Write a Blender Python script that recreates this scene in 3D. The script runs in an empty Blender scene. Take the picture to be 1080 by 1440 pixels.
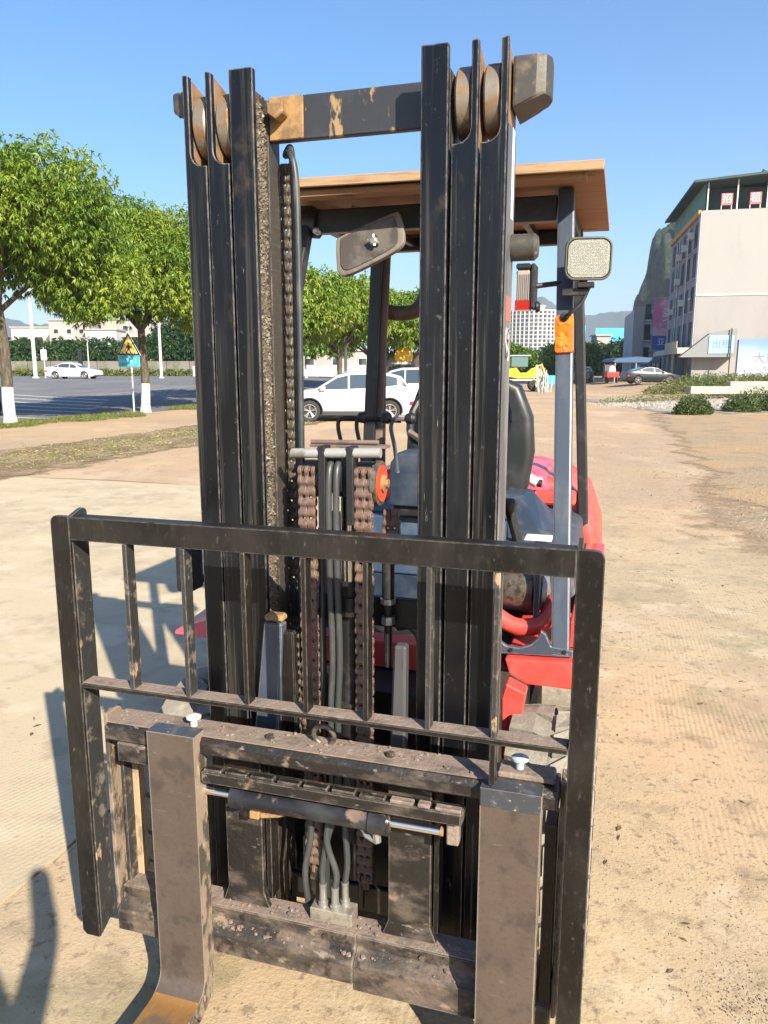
import bpy, bmesh, math, random
import numpy as np
from mathutils import Vector, Matrix, noise
R = math.radians
random.seed(7)
rng = np.random.default_rng(7)
scene = bpy.context.scene
COL = scene.collection

# ------------------------------------------------------------------ camera
CAM_H = 1.68
PITCH = math.atan(200 / 1080)
cd = bpy.data.cameras.new('camera')
cam = bpy.data.objects.new('camera', cd)
COL.objects.link(cam)
cam.location = (0, 0, CAM_H)
cam.rotation_euler = (math.pi / 2 - PITCH, 0, 0)
cd.sensor_fit = 'VERTICAL'
cd.sensor_height = 36.0
cd.lens = 36.0 * 1080 / 1440
cd.clip_start = 0.05
cd.clip_end = 9000
scene.camera = cam

# ------------------------------------------------------------------ world, sun, exposure
SUN_EL = R(30.7)
SUN_DIR = Vector((0.445 * math.cos(SUN_EL), -0.895 * math.cos(SUN_EL), math.sin(SUN_EL))).normalized()
world = bpy.data.worlds.new('World')
scene.world = world
world.use_nodes = True
wn = world.node_tree
bg = wn.nodes['Background']
sky = wn.nodes.new('ShaderNodeTexSky')
sky.sky_type = 'NISHITA'
sky.sun_disc = False
sky.sun_elevation = SUN_EL
sky.sun_rotation = math.atan2(SUN_DIR.x, SUN_DIR.y)
sky.altitude = 100
sky.air_density = 1.0
sky.dust_density = 0.8
sky.ozone_density = 4.0
hs_ = wn.nodes.new('ShaderNodeHueSaturation'); hs_.inputs['Saturation'].default_value = 1.22
wn.links.new(sky.outputs[0], hs_.inputs['Color']); wn.links.new(hs_.outputs[0], bg.inputs[0])
bg.inputs[1].default_value = 0.082
sl = bpy.data.lights.new('sun', 'SUN')
sun = bpy.data.objects.new('sun', sl)
COL.objects.link(sun)
sl.energy = 5.0
sl.angle = R(0.55)
sl.color = (1.0, 0.895, 0.715)
sun.rotation_euler = SUN_DIR.to_track_quat('Z', 'Y').to_euler()
sun.location = (10, -20, 30)
vs = scene.view_settings
vs.view_transform = 'Standard'
vs.look = 'None'
vs.exposure = 1.42
vs.gamma = 1.0
vs.use_curve_mapping = False
scene.cycles.max_bounces = 6
scene.cycles.diffuse_bounces = 3
scene.cycles.glossy_bounces = 3
scene.cycles.transparent_max_bounces = 6
scene.cycles.volume_bounces = 0

# ------------------------------------------------------------------ street frame: u across, v along the yard and the road
FO = Vector((-0.189, 1.631, 0.0))
YAW = R(-16.856)
FU = Vector((math.cos(YAW), math.sin(YAW), 0))
FV = Vector((-math.sin(YAW), math.cos(YAW), 0))
def SW(u, v, z=0.0):
    p = FO + FU * u + FV * v
    return Vector((p.x, p.y, z))
def sstep(t):
    t = max(0.0, min(1.0, t))
    return t * t * (3 - 2 * t)
def terrain(x, y):
    z = 0.88 * sstep((y - 30) / 42.0) * sstep((4 - x) / 14.0)
    z += 0.5 * sstep((y - 36) / 30) * sstep((x - 17) / 6)
    return z

# ------------------------------------------------------------------ materials
def rgb(c):
    return (c[0], c[1], c[2], 1.0)
MATS = {}
def mat(name, base, rough=0.6, edge=None,  metal=0.0, layers=(), bump=0.0, bscale=60.0, bdist=0.002, spec=0.5, coat=0.0, world_space=False):
    """procedural surface: base colour plus noise layers (colour, scale, lo, hi, stretch xyz, roughness or None, strength)"""
    if name in MATS:
        return MATS[name]
    m = bpy.data.materials.new(name)
    m.use_nodes = True
    nt = m.node_tree
    N, Lk = nt.nodes, nt.links
    b = N['Principled BSDF']
    b.inputs['Metallic'].default_value = metal
    b.inputs['Specular IOR Level'].default_value = spec
    b.inputs['Coat Weight'].default_value = coat
    tc = N.new('ShaderNodeTexCoord')
    if world_space:
        geo = N.new('ShaderNodeNewGeometry')
        src = geo.outputs['Position']
    else:
        src = tc.outputs['Object']
    cur = N.new('ShaderNodeRGB'); cur.outputs[0].default_value = rgb(base); cur = cur.outputs[0]
    rv = N.new('ShaderNodeValue'); rv.outputs[0].default_value = rough; rcur = rv.outputs[0]
    for i, L in enumerate(layers):
        col, sc, lo, hi, stretch, rr, st = (list(L) + [None] * 7)[:7]
        if st is None: st = 1.0
        mp = N.new('ShaderNodeMapping')
        mp.inputs['Scale'].default_value = stretch or (1, 1, 1)
        mp.inputs['Location'].default_value = (i * 3.7 + 1.3, i * 1.9, i * 5.1)
        Lk.new(src, mp.inputs[0])
        nz = N.new('ShaderNodeTexNoise')
        nz.inputs['Scale'].default_value = sc
        nz.inputs['Detail'].default_value = 7
        nz.inputs['Roughness'].default_value = 0.62
        Lk.new(mp.outputs[0], nz.inputs['Vector'])
        mr = N.new('ShaderNodeMapRange')
        mr.interpolation_type = 'SMOOTHSTEP'
        mr.inputs[1].default_value = lo
        mr.inputs[2].default_value = hi
        mr.inputs[3].default_value = 0.0
        mr.inputs[4].default_value = st
        Lk.new(nz.outputs[0], mr.inputs[0])
        mx = N.new('ShaderNodeMix'); mx.data_type = 'RGBA'
        Lk.new(mr.outputs[0], mx.inputs[0])
        Lk.new(cur, mx.inputs[6])
        mx.inputs[7].default_value = rgb(col)
        cur = mx.outputs[2]
        if rr is not None:
            mf = N.new('ShaderNodeMix'); mf.data_type = 'FLOAT'
            Lk.new(mr.outputs[0], mf.inputs[0])
            Lk.new(rcur, mf.inputs[2])
            mf.inputs[3].default_value = rr
            rcur = mf.outputs[0]
    if edge:
        ecol, erad, est = edge
        bv = N.new('ShaderNodeBevel'); bv.samples = 4; bv.inputs['Radius'].default_value = erad
        gn = N.new('ShaderNodeNewGeometry')
        dt = N.new('ShaderNodeVectorMath'); dt.operation = 'DOT_PRODUCT'
        Lk.new(bv.outputs[0], dt.inputs[0]); Lk.new(gn.outputs['True Normal'], dt.inputs[1])
        nzz = N.new('ShaderNodeTexNoise'); nzz.inputs['Scale'].default_value = 45; nzz.inputs['Detail'].default_value = 5
        Lk.new(src, nzz.inputs['Vector'])
        th = N.new('ShaderNodeMath'); th.operation = 'MULTIPLY_ADD'; th.inputs[1].default_value = 0.16; th.inputs[2].default_value = 0.86
        Lk.new(nzz.outputs[0], th.inputs[0])
        sb = N.new('ShaderNodeMath'); sb.operation = 'SUBTRACT'; Lk.new(th.outputs[0], sb.inputs[0]); Lk.new(dt.outputs['Value'], sb.inputs[1])
        me_ = N.new('ShaderNodeMapRange'); me_.inputs[1].default_value = 0.0; me_.inputs[2].default_value = 0.05; me_.inputs[4].default_value = est
        Lk.new(sb.outputs[0], me_.inputs[0])
        mx = N.new('ShaderNodeMix'); mx.data_type = 'RGBA'
        Lk.new(me_.outputs[0], mx.inputs[0]); Lk.new(cur, mx.inputs[6]); mx.inputs[7].default_value = rgb(ecol); cur = mx.outputs[2]
    Lk.new(cur, b.inputs['Base Color'])
    Lk.new(rcur, b.inputs['Roughness'])
    if bump > 0:
        nz = N.new('ShaderNodeTexNoise')
        nz.inputs['Scale'].default_value = bscale
        nz.inputs['Detail'].default_value = 6
        nz.inputs['Roughness'].default_value = 0.6
        Lk.new(src, nz.inputs['Vector'])
        bp = N.new('ShaderNodeBump')
        bp.inputs['Strength'].default_value = bump
        bp.inputs['Distance'].default_value = bdist
        Lk.new(nz.outputs[0], bp.inputs['Height'])
        Lk.new(bp.outputs[0], b.inputs['Normal'])
    MATS[name] = m
    return m

TAN = (0.30, 0.20, 0.11)
DUST = (0.20, 0.16, 0.12)
SCR = ((0.33, 0.30, 0.27), 26, 0.66, 0.72, (1, 1, 0.10), 0.5, 0.6)
M = {}
M['mast'] = mat('worn black mast paint', (0.0035, 0.0042, 0.006), 0.28, spec=0.34, edge=((0.30, 0.28, 0.26), 0.0035, 0.85), layers=[
    ((0.010, 0.011, 0.0135), 7, 0.42, 0.72, (1, 1, 0.3), 0.48, 0.9),
    ((0.10, 0.095, 0.09), 60, 0.63, 0.75, (1, 1, 0.8), 0.6, 0.6),
    ((0.30, 0.28, 0.26), 60, 0.70, 0.74, (1.2, 1, 0.12), 0.5, 0.8),
    ((0.085, 0.06, 0.04), 6, 0.62, 0.76, (1, 1, 0.6), 0.75, 0.6),
    ((0.045, 0.040, 0.034), 34, 0.52, 0.68, (1.6, 1, 0.035), 0.55, 0.7)], bump=0.25, bscale=90)
M['mastdirty'] = mat('greasy dusty mast steel', (0.028, 0.022, 0.015), 0.6, layers=[
    ((0.11, 0.085, 0.055), 38, 0.47, 0.64, (1, 1, 0.45), 0.8, 0.9),
    ((0.42, 0.39, 0.34), 90, 0.63, 0.70, (1, 1, 0.5), 0.35, 0.9),
    ((0.02, 0.017, 0.012), 22, 0.58, 0.68, None, 0.3, 0.9)], bump=0.9, bscale=110, bdist=0.006)
M['machined'] = mat('bare machined flange', (0.042, 0.036, 0.029), 0.5, layers=[
    ((0.045, 0.038, 0.03), 24, 0.45, 0.7, (2.0, 2.0, 0.15), 0.6, 0.8),
    ((0.075, 0.063, 0.05), 50, 0.50, 0.66, (0.3, 0.3, 4.0), 0.5, 0.8),
    ((0.03, 0.025, 0.02), 12, 0.55, 0.68, (2, 2, 0.3), 0.5, 0.8)], bump=0.3, bscale=70)
M['rest'] = mat('worn brown black backrest paint', (0.0075, 0.0065, 0.0058), 0.34, spec=0.36, edge=((0.24, 0.22, 0.20), 0.0025, 0.7), layers=[
    ((0.019, 0.0165, 0.0145), 7, 0.40, 0.70, (1, 1, 0.6), 0.5, 0.9),
    ((0.055, 0.048, 0.042), 70, 0.52, 0.72, (1, 1, 0.5), 0.55, 0.35),
    ((0.14, 0.12, 0.10), 45, 0.63, 0.72, (1, 1, 0.5), 0.6, 0.5),
    ((0.34, 0.31, 0.28), 24, 0.70, 0.74, (1.5, 1, 0.12), 0.5, 0.5)], bump=0.22, bscale=80)
M['restdirty'] = mat('chipped backrest flank', (0.026, 0.026, 0.026), 0.5, edge=((0.25, 0.22, 0.19), 0.0025, 0.7), layers=[
    ((0.15, 0.125, 0.10), 26, 0.52, 0.66, None, 0.8, 0.8),
    ((0.36, 0.25, 0.15), 11, 0.61, 0.66, (1, 1, 0.45), 0.8, 0.9)], bump=0.7, bscale=60, bdist=0.004)
M['carriage'] = mat('dusty black carriage paint', (0.013, 0.0115, 0.0105), 0.46, edge=((0.28, 0.23, 0.19), 0.004, 0.8), layers=[
    ((0.10, 0.08, 0.065), 16, 0.47, 0.68, (0.5, 1, 1), 0.8, 0.8),
    ((0.26, 0.215, 0.18), 42, 0.60, 0.70, (0.5, 1, 1), 0.8, 0.7),
    ((0.25, 0.16, 0.11), 9, 0.63, 0.70, None, 0.8, 0.7)], bump=0.7, bscale=60, bdist=0.004)
M['dusttop'] = mat('thick dry dust on steel', (0.215, 0.165, 0.135), 0.9, layers=[
    ((0.09, 0.075, 0.065), 22, 0.48, 0.66, (0.5, 1, 1), 0.7, 0.7),
    ((0.31, 0.25, 0.21), 48, 0.55, 0.68, None, 0.9, 0.6)], bump=0.9, bscale=90, bdist=0.004)
M['lowerbeam'] = mat('dust brown lower beam', (0.028, 0.024, 0.021), 0.5, edge=((0.28, 0.23, 0.19), 0.004, 0.8), layers=[((0.15, 0.11, 0.085), 10, 0.38, 0.62, (0.5, 1, 1), 0.8, 0.85), ((0.25, 0.19, 0.145), 40, 0.56, 0.70, (0.5, 1, 1), 0.8, 0.7), ((0.012, 0.011, 0.010), 14, 0.54, 0.64, None, 0.4, 0.85)], bump=0.7, bscale=60, bdist=0.004)
M['fork'] = mat('scuffed brown fork steel', (0.11, 0.083, 0.068), 0.42, edge=((0.45, 0.38, 0.32), 0.006, 0.7), metal=0.25, layers=[
    ((0.075, 0.055, 0.045), 5, 0.42, 0.66, (1.2, 1, 0.8), 0.5, 0.55),
    ((0.05, 0.042, 0.037), 110, 0.50, 0.70, (0.7, 1, 1.0), 0.5, 0.45),
    ((0.045, 0.038, 0.034), 16, 0.52, 0.66, (0.8, 1, 0.8), 0.5, 0.6),
    ((0.27, 0.215, 0.185), 30, 0.62, 0.72, (0.4, 1, 2.0), 0.45, 0.5),
    ((0.46, 0.42, 0.39), 20, 0.715, 0.74, (1.0, 1, 0.3), 0.4, 0.7)], bump=0.3, bscale=70)
M['forkside'] = mat('flaking fork side', (0.22, 0.17, 0.125), 0.7, layers=[
    ((0.05, 0.042, 0.038), 22, 0.46, 0.58, (1, 1, 0.5), 0.5, 0.9),
    ((0.42, 0.31, 0.18), 34, 0.60, 0.68, (1, 1, 0.4), 0.8, 0.7)], bump=0.6, bscale=60, bdist=0.003)
M['forktop'] = mat('black fork top paint', (0.045, 0.05, 0.058), 0.30, layers=[
    ((0.13, 0.135, 0.145), 30, 0.50, 0.70, None, 0.4, 0.6),
    ((0.42, 0.38, 0.34), 60, 0.64, 0.68, None, 0.5, 0.8)], bump=0.3, bscale=60)
M['blade'] = mat('orange rusted fork blade', (0.22, 0.115, 0.035), 0.6, metal=0.15, layers=[
    ((0.10, 0.085, 0.062), 10, 0.45, 0.62, (1, 0.7, 1), 0.5, 0.9),
    ((0.36, 0.23, 0.06), 16, 0.56, 0.70, (1.5, 0.4, 1), 0.7, 0.8)], bump=0.5, bscale=60)
M['chain'] = mat('rust brown chain plates', (0.135, 0.088, 0.068), 0.55, metal=0.2, layers=[
    ((0.235, 0.145, 0.11), 30, 0.48, 0.66, None, 0.7, 0.8),
    ((0.045, 0.035, 0.03), 18, 0.56, 0.68, None, 0.35, 0.85),
    ((0.38, 0.23, 0.09), 14, 0.68, 0.74, None, 0.8, 0.6)], bump=0.4, bscale=120)
M['sidechain'] = mat('greased grey chain plates', (0.10, 0.085, 0.068), 0.4, metal=0.3, layers=[
    ((0.20, 0.17, 0.135), 60, 0.50, 0.66, None, 0.6, 0.8),
    ((0.03, 0.025, 0.02), 40, 0.56, 0.66, None, 0.3, 0.8)], bump=0.4, bscale=120)
M['roller'] = mat('worn steel roller', (0.26, 0.215, 0.17), 0.45, metal=0.55, layers=[
    ((0.23, 0.125, 0.055), 22, 0.48, 0.62, None, 0.8, 0.8),
    ((0.07, 0.055, 0.045), 30, 0.60, 0.72, None, 0.6, 0.7)], bump=0.4, bscale=90)
M['rollerside'] = mat('rust brown roller flank', (0.24, 0.135, 0.065), 0.75, layers=[
    ((0.10, 0.065, 0.04), 24, 0.45, 0.65, None, 0.7, 0.8)], bump=0.5, bscale=80)
M['beam'] = mat('rust stained cross beam', (0.028, 0.029, 0.033), 0.42, layers=[
    ((0.075, 0.075, 0.08), 10, 0.42, 0.70, (0.7, 1, 1), 0.5, 0.8),
    ((0.32, 0.21, 0.10), 13, 0.575, 0.62, (1.2, 1, 0.5), 0.8, 0.8)], bump=0.4, bscale=60)
M['tan'] = mat('pale tan worn steel', (0.38, 0.27, 0.17), 0.8, layers=[((0.16, 0.12, 0.08), 26, .5, .62, (1, 1, .5), .8, .8)], bump=.5)
M['ochre'] = mat('ochre rusted bracket', (0.30, 0.18, 0.075), 0.8, layers=[
    ((0.15, 0.09, 0.045), 22, 0.42, 0.62, None, 0.8, 0.9), ((0.03, 0.03, 0.03), 16, 0.60, 0.66, None, 0.5, 0.9)], bump=0.5, bscale=70)
M['lug'] = mat('dusty lug block', (0.045, 0.042, 0.038), 0.5, layers=[
    ((0.15, 0.118, 0.08), 14, 0.50, 0.66, None, 0.8, 0.8),
    ((0.30, 0.24, 0.16), 40, 0.62, 0.70, None, 0.8, 0.7)], bump=0.4)
M['guard'] = mat('blue grey overhead guard paint', (0.042, 0.056, 0.082), 0.38, edge=((0.40, 0.40, 0.40), 0.004, 0.7), layers=[
    ((0.075, 0.088, 0.112), 12, 0.45, 0.7, (1, 1, 0.3), 0.5, 0.8),
    ((0.18, 0.17, 0.16), 70, 0.66, 0.72, None, 0.7, 0.5)], bump=0.15)
M['guardblack'] = mat('black overhead guard paint', (0.014, 0.015, 0.017), 0.45, layers=[
    ((0.05, 0.05, 0.05), 16, 0.52, 0.72, None, 0.6, 0.7)], bump=0.15)
M['guardbrown'] = mat('brown lit leg side and lever steel', (0.17, 0.125, 0.10), 0.6, layers=[  # paler brown holds the rear leg's lit side; also plain lever brown
    ((0.09, 0.07, 0.062), 14, 0.45, 0.65, (1, 1, 0.3), 0.7, 0.8)], bump=0.2)
M['ply'] = mat('weathered orange plywood', (0.26, 0.14, 0.06), 0.7, layers=[
    ((0.24, 0.10, 0.035), 9, 0.42, 0.66, (0.35, 2.2, 1), 0.7, 0.8),
    ((0.36, 0.22, 0.11), 26, 0.55, 0.70, (0.25, 3.0, 1), 0.8, 0.6),
    ((0.06, 0.035, 0.02), 7, 0.62, 0.72, None, 0.8, 0.75)], bump=0.3)
M['plyedge'] = mat('cut plywood edge', (0.33, 0.22, 0.125), 0.8, layers=[
    ((0.26, 0.13, 0.06), 22, 0.48, 0.62, (0.3, 1, 6.0), 0.8, 0.8)], bump=0.3)
M['red'] = mat('faded red truck paint', (0.58, 0.055, 0.045), 0.36, layers=[
    ((0.62, 0.11, 0.095), 6, 0.42, 0.66, None, 0.5, 0.7),
    ((0.34, 0.10, 0.07), 28, 0.62, 0.74, None, 0.7, 0.5)], coat=0.2, bump=0.08)
M['redtop'] = mat('sun bleached red hood', (0.60, 0.075, 0.12), 0.42, layers=[
    ((0.55, 0.16, 0.20), 5, 0.42, 0.66, None, 0.6, 0.7)], coat=0.2)
M['navy'] = mat('dusty navy panel', (0.018, 0.030, 0.055), 0.42, layers=[
    ((0.06, 0.075, 0.10), 8, 0.42, 0.7, None, 0.6, 0.8)], bump=0.1)
M['plastic'] = mat('dusty grey plastic panel', (0.045, 0.052, 0.065), 0.55, layers=[
    ((0.15, 0.14, 0.13), 12, 0.48, 0.7, None, 0.8, 0.7)], bump=0.15)
M['seat'] = mat('black vinyl seat', (0.014, 0.017, 0.02), 0.42, layers=[
    ((0.05, 0.052, 0.055), 6, 0.46, 0.72, None, 0.5, 0.7)], bump=0.12, bscale=200)
M['black'] = mat('matt black parts', (0.012, 0.012, 0.013), 0.5, layers=[
    ((0.05, 0.046, 0.042), 18, 0.50, 0.70, None, 0.7, 0.7)], bump=0.15)
M['rubberhose'] = mat('grey black rubber hose', (0.028, 0.032, 0.036), 0.45, layers=[
    ((0.09, 0.09, 0.088), 30, 0.50, 0.70, (1, 1, 0.3), 0.7, 0.7)])
M['greyhose'] = mat('dusty grey hose', (0.040, 0.044, 0.045), 0.42, layers=[
    ((0.07, 0.072, 0.07), 24, 0.50, 0.66, (1, 1, 0.3), 0.5, 0.7)])
M['chrome'] = mat('chromed rod', (0.85, 0.84, 0.82), 0.22, metal=1.0, layers=[
    ((0.35, 0.33, 0.30), 30, 0.60, 0.75, (0.3, 1, 1), 0.4, 0.6)])
M['galv'] = mat('galvanised fitting', (0.42, 0.42, 0.41), 0.38, metal=0.75, layers=[
    ((0.22, 0.20, 0.17), 40, 0.48, 0.66, None, 0.6, 0.7)])
M['dirtysteel'] = mat('oily dirty steel', (0.16, 0.135, 0.11), 0.42, metal=0.5, layers=[
    ((0.04, 0.034, 0.028), 26, 0.45, 0.6, None, 0.5, 0.85),
    ((0.30, 0.27, 0.22), 60, 0.6, 0.7, None, 0.5, 0.6)], bump=0.5, bscale=80, bdist=0.003)
M['pulleyred'] = mat('orange red pulley face', (0.75, 0.06, 0.02), 0.5, layers=[
    ((0.28, 0.05, 0.02), 60, 0.55, 0.70, None, 0.7, 0.6)])
M['tyre'] = mat('dust caked tyre rubber', (0.235, 0.215, 0.18), 0.95, layers=[
    ((0.10, 0.095, 0.085), 9, 0.55, 0.72, None, 0.9, 0.6),
    ((0.34, 0.31, 0.25), 30, 0.50, 0.66, None, 0.95, 0.6)], bump=0.6, bscale=90, bdist=0.004, spec=0.2)
M['whiteplastic'] = mat('white plastic cap', (0.50, 0.49, 0.47), 0.5, layers=[
    ((0.50, 0.47, 0.40), 60, 0.55, 0.70, None, 0.6, 0.5)])
M['blueplastic'] = mat('pale blue plastic cap', (0.34, 0.42, 0.46), 0.5)
M['label'] = mat('white printed label', (0.72, 0.72, 0.70), 0.5, layers=[
    ((0.35, 0.35, 0.36), 300, 0.56, 0.60, (1, 1, 2.5), 0.5, 0.6)])
M['bluelabel'] = mat('light blue label', (0.18, 0.48, 0.80), 0.45)
M['inkwhite'] = mat('white print', (0.8, 0.8, 0.8), 0.5)
M['inkdark'] = mat('dark print', (0.03, 0.03, 0.035), 0.6)
M['lampshell'] = mat('olive grey lamp rim', (0.09, 0.09, 0.075), 0.5, layers=[
    ((0.10, 0.10, 0.085), 20, 0.50, 0.66, None, 0.6, 0.7)])
M['reflector'] = mat('lamp reflector', (0.55, 0.54, 0.50), 0.30, metal=0.9)
M['amber'] = mat('amber lamp lens', (0.85, 0.12, 0.006), 0.18, layers=[
    ((0.92, 0.22, 0.015), 30, 0.50, 0.62, None, 0.2, 0.8)], coat=0.5)
M['redlens'] = mat('red lamp lens', (0.30, 0.02, 0.015), 0.2, coat=0.5)
M['clearlens'] = mat('grimy clear lens', (0.34, 0.30, 0.28), 0.25, layers=[
    ((0.30, 0.22, 0.18), 30, 0.50, 0.70, (3, 3, 0.2), 0.4, 0.6)], coat=0.4)
M['mirrorback'] = mat('scratched mirror shell', (0.17, 0.15, 0.125), 0.5, layers=[
    ((0.055, 0.05, 0.046), 8, 0.45, 0.66, None, 0.6, 0.8),
    ((0.25, 0.22, 0.19), 70, 0.60, 0.70, None, 0.6, 0.5)], bump=0.3)

# glass for the work lamp lens
g = bpy.data.materials.new('ribbed lamp glass'); g.use_nodes = True
gb = g.node_tree.nodes['Principled BSDF']
gb.inputs['Base Color'].default_value = (0.80, 0.79, 0.73, 1)
gb.inputs['Roughness'].default_value = 0.12
gb.inputs['Transmission Weight'].default_value = 0.74
gb.inputs['IOR'].default_value = 1.12
M['lampglass'] = g

# ------------------------------------------------------------------ mesh builder
class MB:
    def __init__(s):
        s.v = []; s.f = []; s.mi = []; s.cur = 0
    def quad(s, pts):
        i = len(s.v); s.v += [tuple(p) for p in pts]; s.f.append(tuple(range(i, i + len(pts)))); s.mi.append(s.cur); return s
    def box(s, x0, x1, y0, y1, z0, z1):
        i = len(s.v)
        s.v += [(x0,y0,z0),(x1,y0,z0),(x1,y1,z0),(x0,y1,z0),(x0,y0,z1),(x1,y0,z1),(x1,y1,z1),(x0,y1,z1)]
        for f in ((0,3,2,1),(4,5,6,7),(0,1,5,4),(1,2,6,5),(2,3,7,6),(3,0,4,7)):
            s.f.append(tuple(i + k for k in f)); s.mi.append(s.cur)
        return s
    def hexa(s, p):
        i = len(s.v); s.v += [tuple(q) for q in p]
        for f in ((0,3,2,1),(4,5,6,7),(0,1,5,4),(1,2,6,5),(2,3,7,6),(3,0,4,7)):
            s.f.append(tuple(i + k for k in f)); s.mi.append(s.cur)
        return s
    def prism(s, poly, a0, a1, axis='z'):
        """polygon in the other two axes (x,y / x,z / y,z) swept along axis"""
        n = len(poly); i = len(s.v)
        def P(q, a):
            if axis == 'z': return (q[0], q[1], a)
            if axis == 'y': return (q[0], a, q[1])
            return (a, q[0], q[1])
        s.v += [P(q, a0) for q in poly] + [P(q, a1) for q in poly]
        s.f.append(tuple(i + k for k in range(n))); s.mi.append(s.cur)
        s.f.append(tuple(i + n + k for k in reversed(range(n)))); s.mi.append(s.cur)
        for k in range(n):
            j = (k + 1) % n
            s.f.append((i + k, i + n + k, i + n + j, i + j)); s.mi.append(s.cur)
        return s
    def tube(s, pts, r, n=10, cap=True):
        pts = [Vector(p) for p in pts]
        rs = r if isinstance(r, (list, tuple)) else [r] * len(pts)
        base = len(s.v)
        up = None
        for k, p in enumerate(pts):
            if k == 0: t = pts[1] - pts[0]
            elif k == len(pts) - 1: t = pts[-1] - pts[-2]
            else: t = (pts[k + 1] - pts[k]).normalized() + (pts[k] - pts[k - 1]).normalized()
            t.normalize()
            if up is None:
                up = Vector((0, 0, 1)) if abs(t.z) < 0.9 else Vector((1, 0, 0))
            a = t.cross(up)
            if a.length < 1e-5: a = t.orthogonal()
            a.normalize(); b = a.cross(t).normalized(); up = b
            for j in range(n):
                an = 2 * math.pi * j / n
                q = p + a * (math.cos(an) * rs[k]) + b * (math.sin(an) * rs[k])
                s.v.append(tuple(q))
        for k in range(len(pts) - 1):
            for j in range(n):
                j2 = (j + 1) % n
                s.f.append((base + k * n + j, base + k * n + j2, base + (k + 1) * n + j2, base + (k + 1) * n + j)); s.mi.append(s.cur)
        if cap:
            s.f.append(tuple(base + j for j in reversed(range(n)))); s.mi.append(s.cur)
            e = base + (len(pts) - 1) * n
            s.f.append(tuple(e + j for j in range(n))); s.mi.append(s.cur)
        return s
    def lathe(s, prof, c, axis='x', n=32):
        """prof: (offset along axis, radius) list"""
        base = len(s.v); c = Vector(c)
        for (a, r) in prof:
            for j in range(n):
                an = 2 * math.pi * j / n
                x, y = math.cos(an) * r, math.sin(an) * r
                q = {'x': (a, x, y), 'y': (x, a, y), 'z': (x, y, a)}[axis]
                s.v.append(tuple(c + Vector(q)))
        for k in range(len(prof) - 1):
            for j in range(n):
                j2 = (j + 1) % n
                s.f.append((base + k * n + j, base + k * n + j2, base + (k + 1) * n + j2, base + (k + 1) * n + j)); s.mi.append(s.cur)
        s.f.append(tuple(base + j for j in reversed(range(n)))); s.mi.append(s.cur)
        e = base + (len(prof) - 1) * n
        s.f.append(tuple(e + j for j in range(n))); s.mi.append(s.cur)
        return s
    def xf(s, mtx, start=0):
        for k in range(start, len(s.v)):
            s.v[k] = tuple(mtx @ Vector(s.v[k]))
        return s
    def build(s, name, mats, parent=None, bevel=0.0, seg=1, smooth=False, angle=35, label=None):
        me = bpy.data.meshes.new(name)
        me.from_pydata(s.v, [], s.f)
        if not isinstance(mats, (list, tuple)): mats = [mats]
        for m in mats: me.materials.append(m)
        if len(mats) > 1: me.polygons.foreach_set('material_index', s.mi)
        bm = bmesh.new(); bm.from_mesh(me)
        bmesh.ops.recalc_face_normals(bm, faces=bm.faces)
        if bevel > 0:
            es = [e for e in bm.edges if len(e.link_faces) == 2 and e.calc_face_angle(0) > R(angle)]
            bmesh.ops.bevel(bm, geom=es, offset=bevel, segments=seg, affect='EDGES', profile=0.6, clamp_overlap=True)
        bm.to_mesh(me); bm.free()
        if smooth:
            me.polygons.foreach_set('use_smooth', [True] * len(me.polygons))
            me.set_sharp_from_angle(angle=R(angle))
        o = bpy.data.objects.new(name, me)
        COL.objects.link(o)
        if parent: o.parent = parent
        if label: o['label'] = label
        return o
def thing(name, label, cat, loc=(0, 0, 0), rz=0.0, group=None):
    o = bpy.data.objects.new(name, None); COL.objects.link(o)
    o.location = loc; o.rotation_euler = (0, 0, rz)
    o['label'] = label; o['category'] = cat
    if group: o['group'] = group
    o.empty_display_size = 0.3
    return o
def tag(o, label, cat, group=None):
    o['label'] = label; o['category'] = cat
    if group: o['group'] = group
    return o
def structure(o):
    o['kind'] = 'structure'; return o
def dup(o, parent=None):
    c = o.copy(); COL.objects.link(c); c.parent = parent
    for ch in list(o.children):
        dup(ch, c)
    return c
def arc(cx, cy, r, a0, a1, n=8):
    return [(cx + r * math.cos(R(a0 + (a1 - a0) * k / n)), cy + r * math.sin(R(a0 + (a1 - a0) * k / n))) for k in range(n + 1)]
def smoothpath(pts, n=8):
    """Catmull-Rom through points"""
    P = [Vector(p) for p in pts]; P = [P[0] * 2 - P[1]] + P + [P[-1] * 2 - P[-2]]
    out = []
    for i in range(1, len(P) - 2):
        for k in range(n):
            t = k / n
            out.append(0.5 * ((2 * P[i]) + (P[i+1] - P[i-1]) * t + (2*P[i-1] - 5*P[i] + 4*P[i+1] - P[i+2]) * t*t + (-P[i-1] + 3*P[i] - 3*P[i+1] + P[i+2]) * t**3))
    out.append(P[-2])
    return out
def text_mesh(name, body, size, m, parent, mtx, depth=0.0):
    cu = bpy.data.curves.new('lettering', 'FONT')
    cu.body = body; cu.size = size; cu.align_x = 'CENTER'; cu.align_y = 'CENTER'
    cu.extrude = depth; cu.resolution_u = 2
    t = bpy.data.objects.new('lettering', cu); COL.objects.link(t)
    dg = bpy.context.evaluated_depsgraph_get()
    me = bpy.data.meshes.new_from_object(t.evaluated_get(dg))
    bpy.data.objects.remove(t); bpy.data.curves.remove(cu)
    me.transform(mtx)
    me.materials.clear(); me.materials.append(m)
    o = bpy.data.objects.new(name, me); COL.objects.link(o); o.parent = parent
    return o
HAZE = 0.00032
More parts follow.
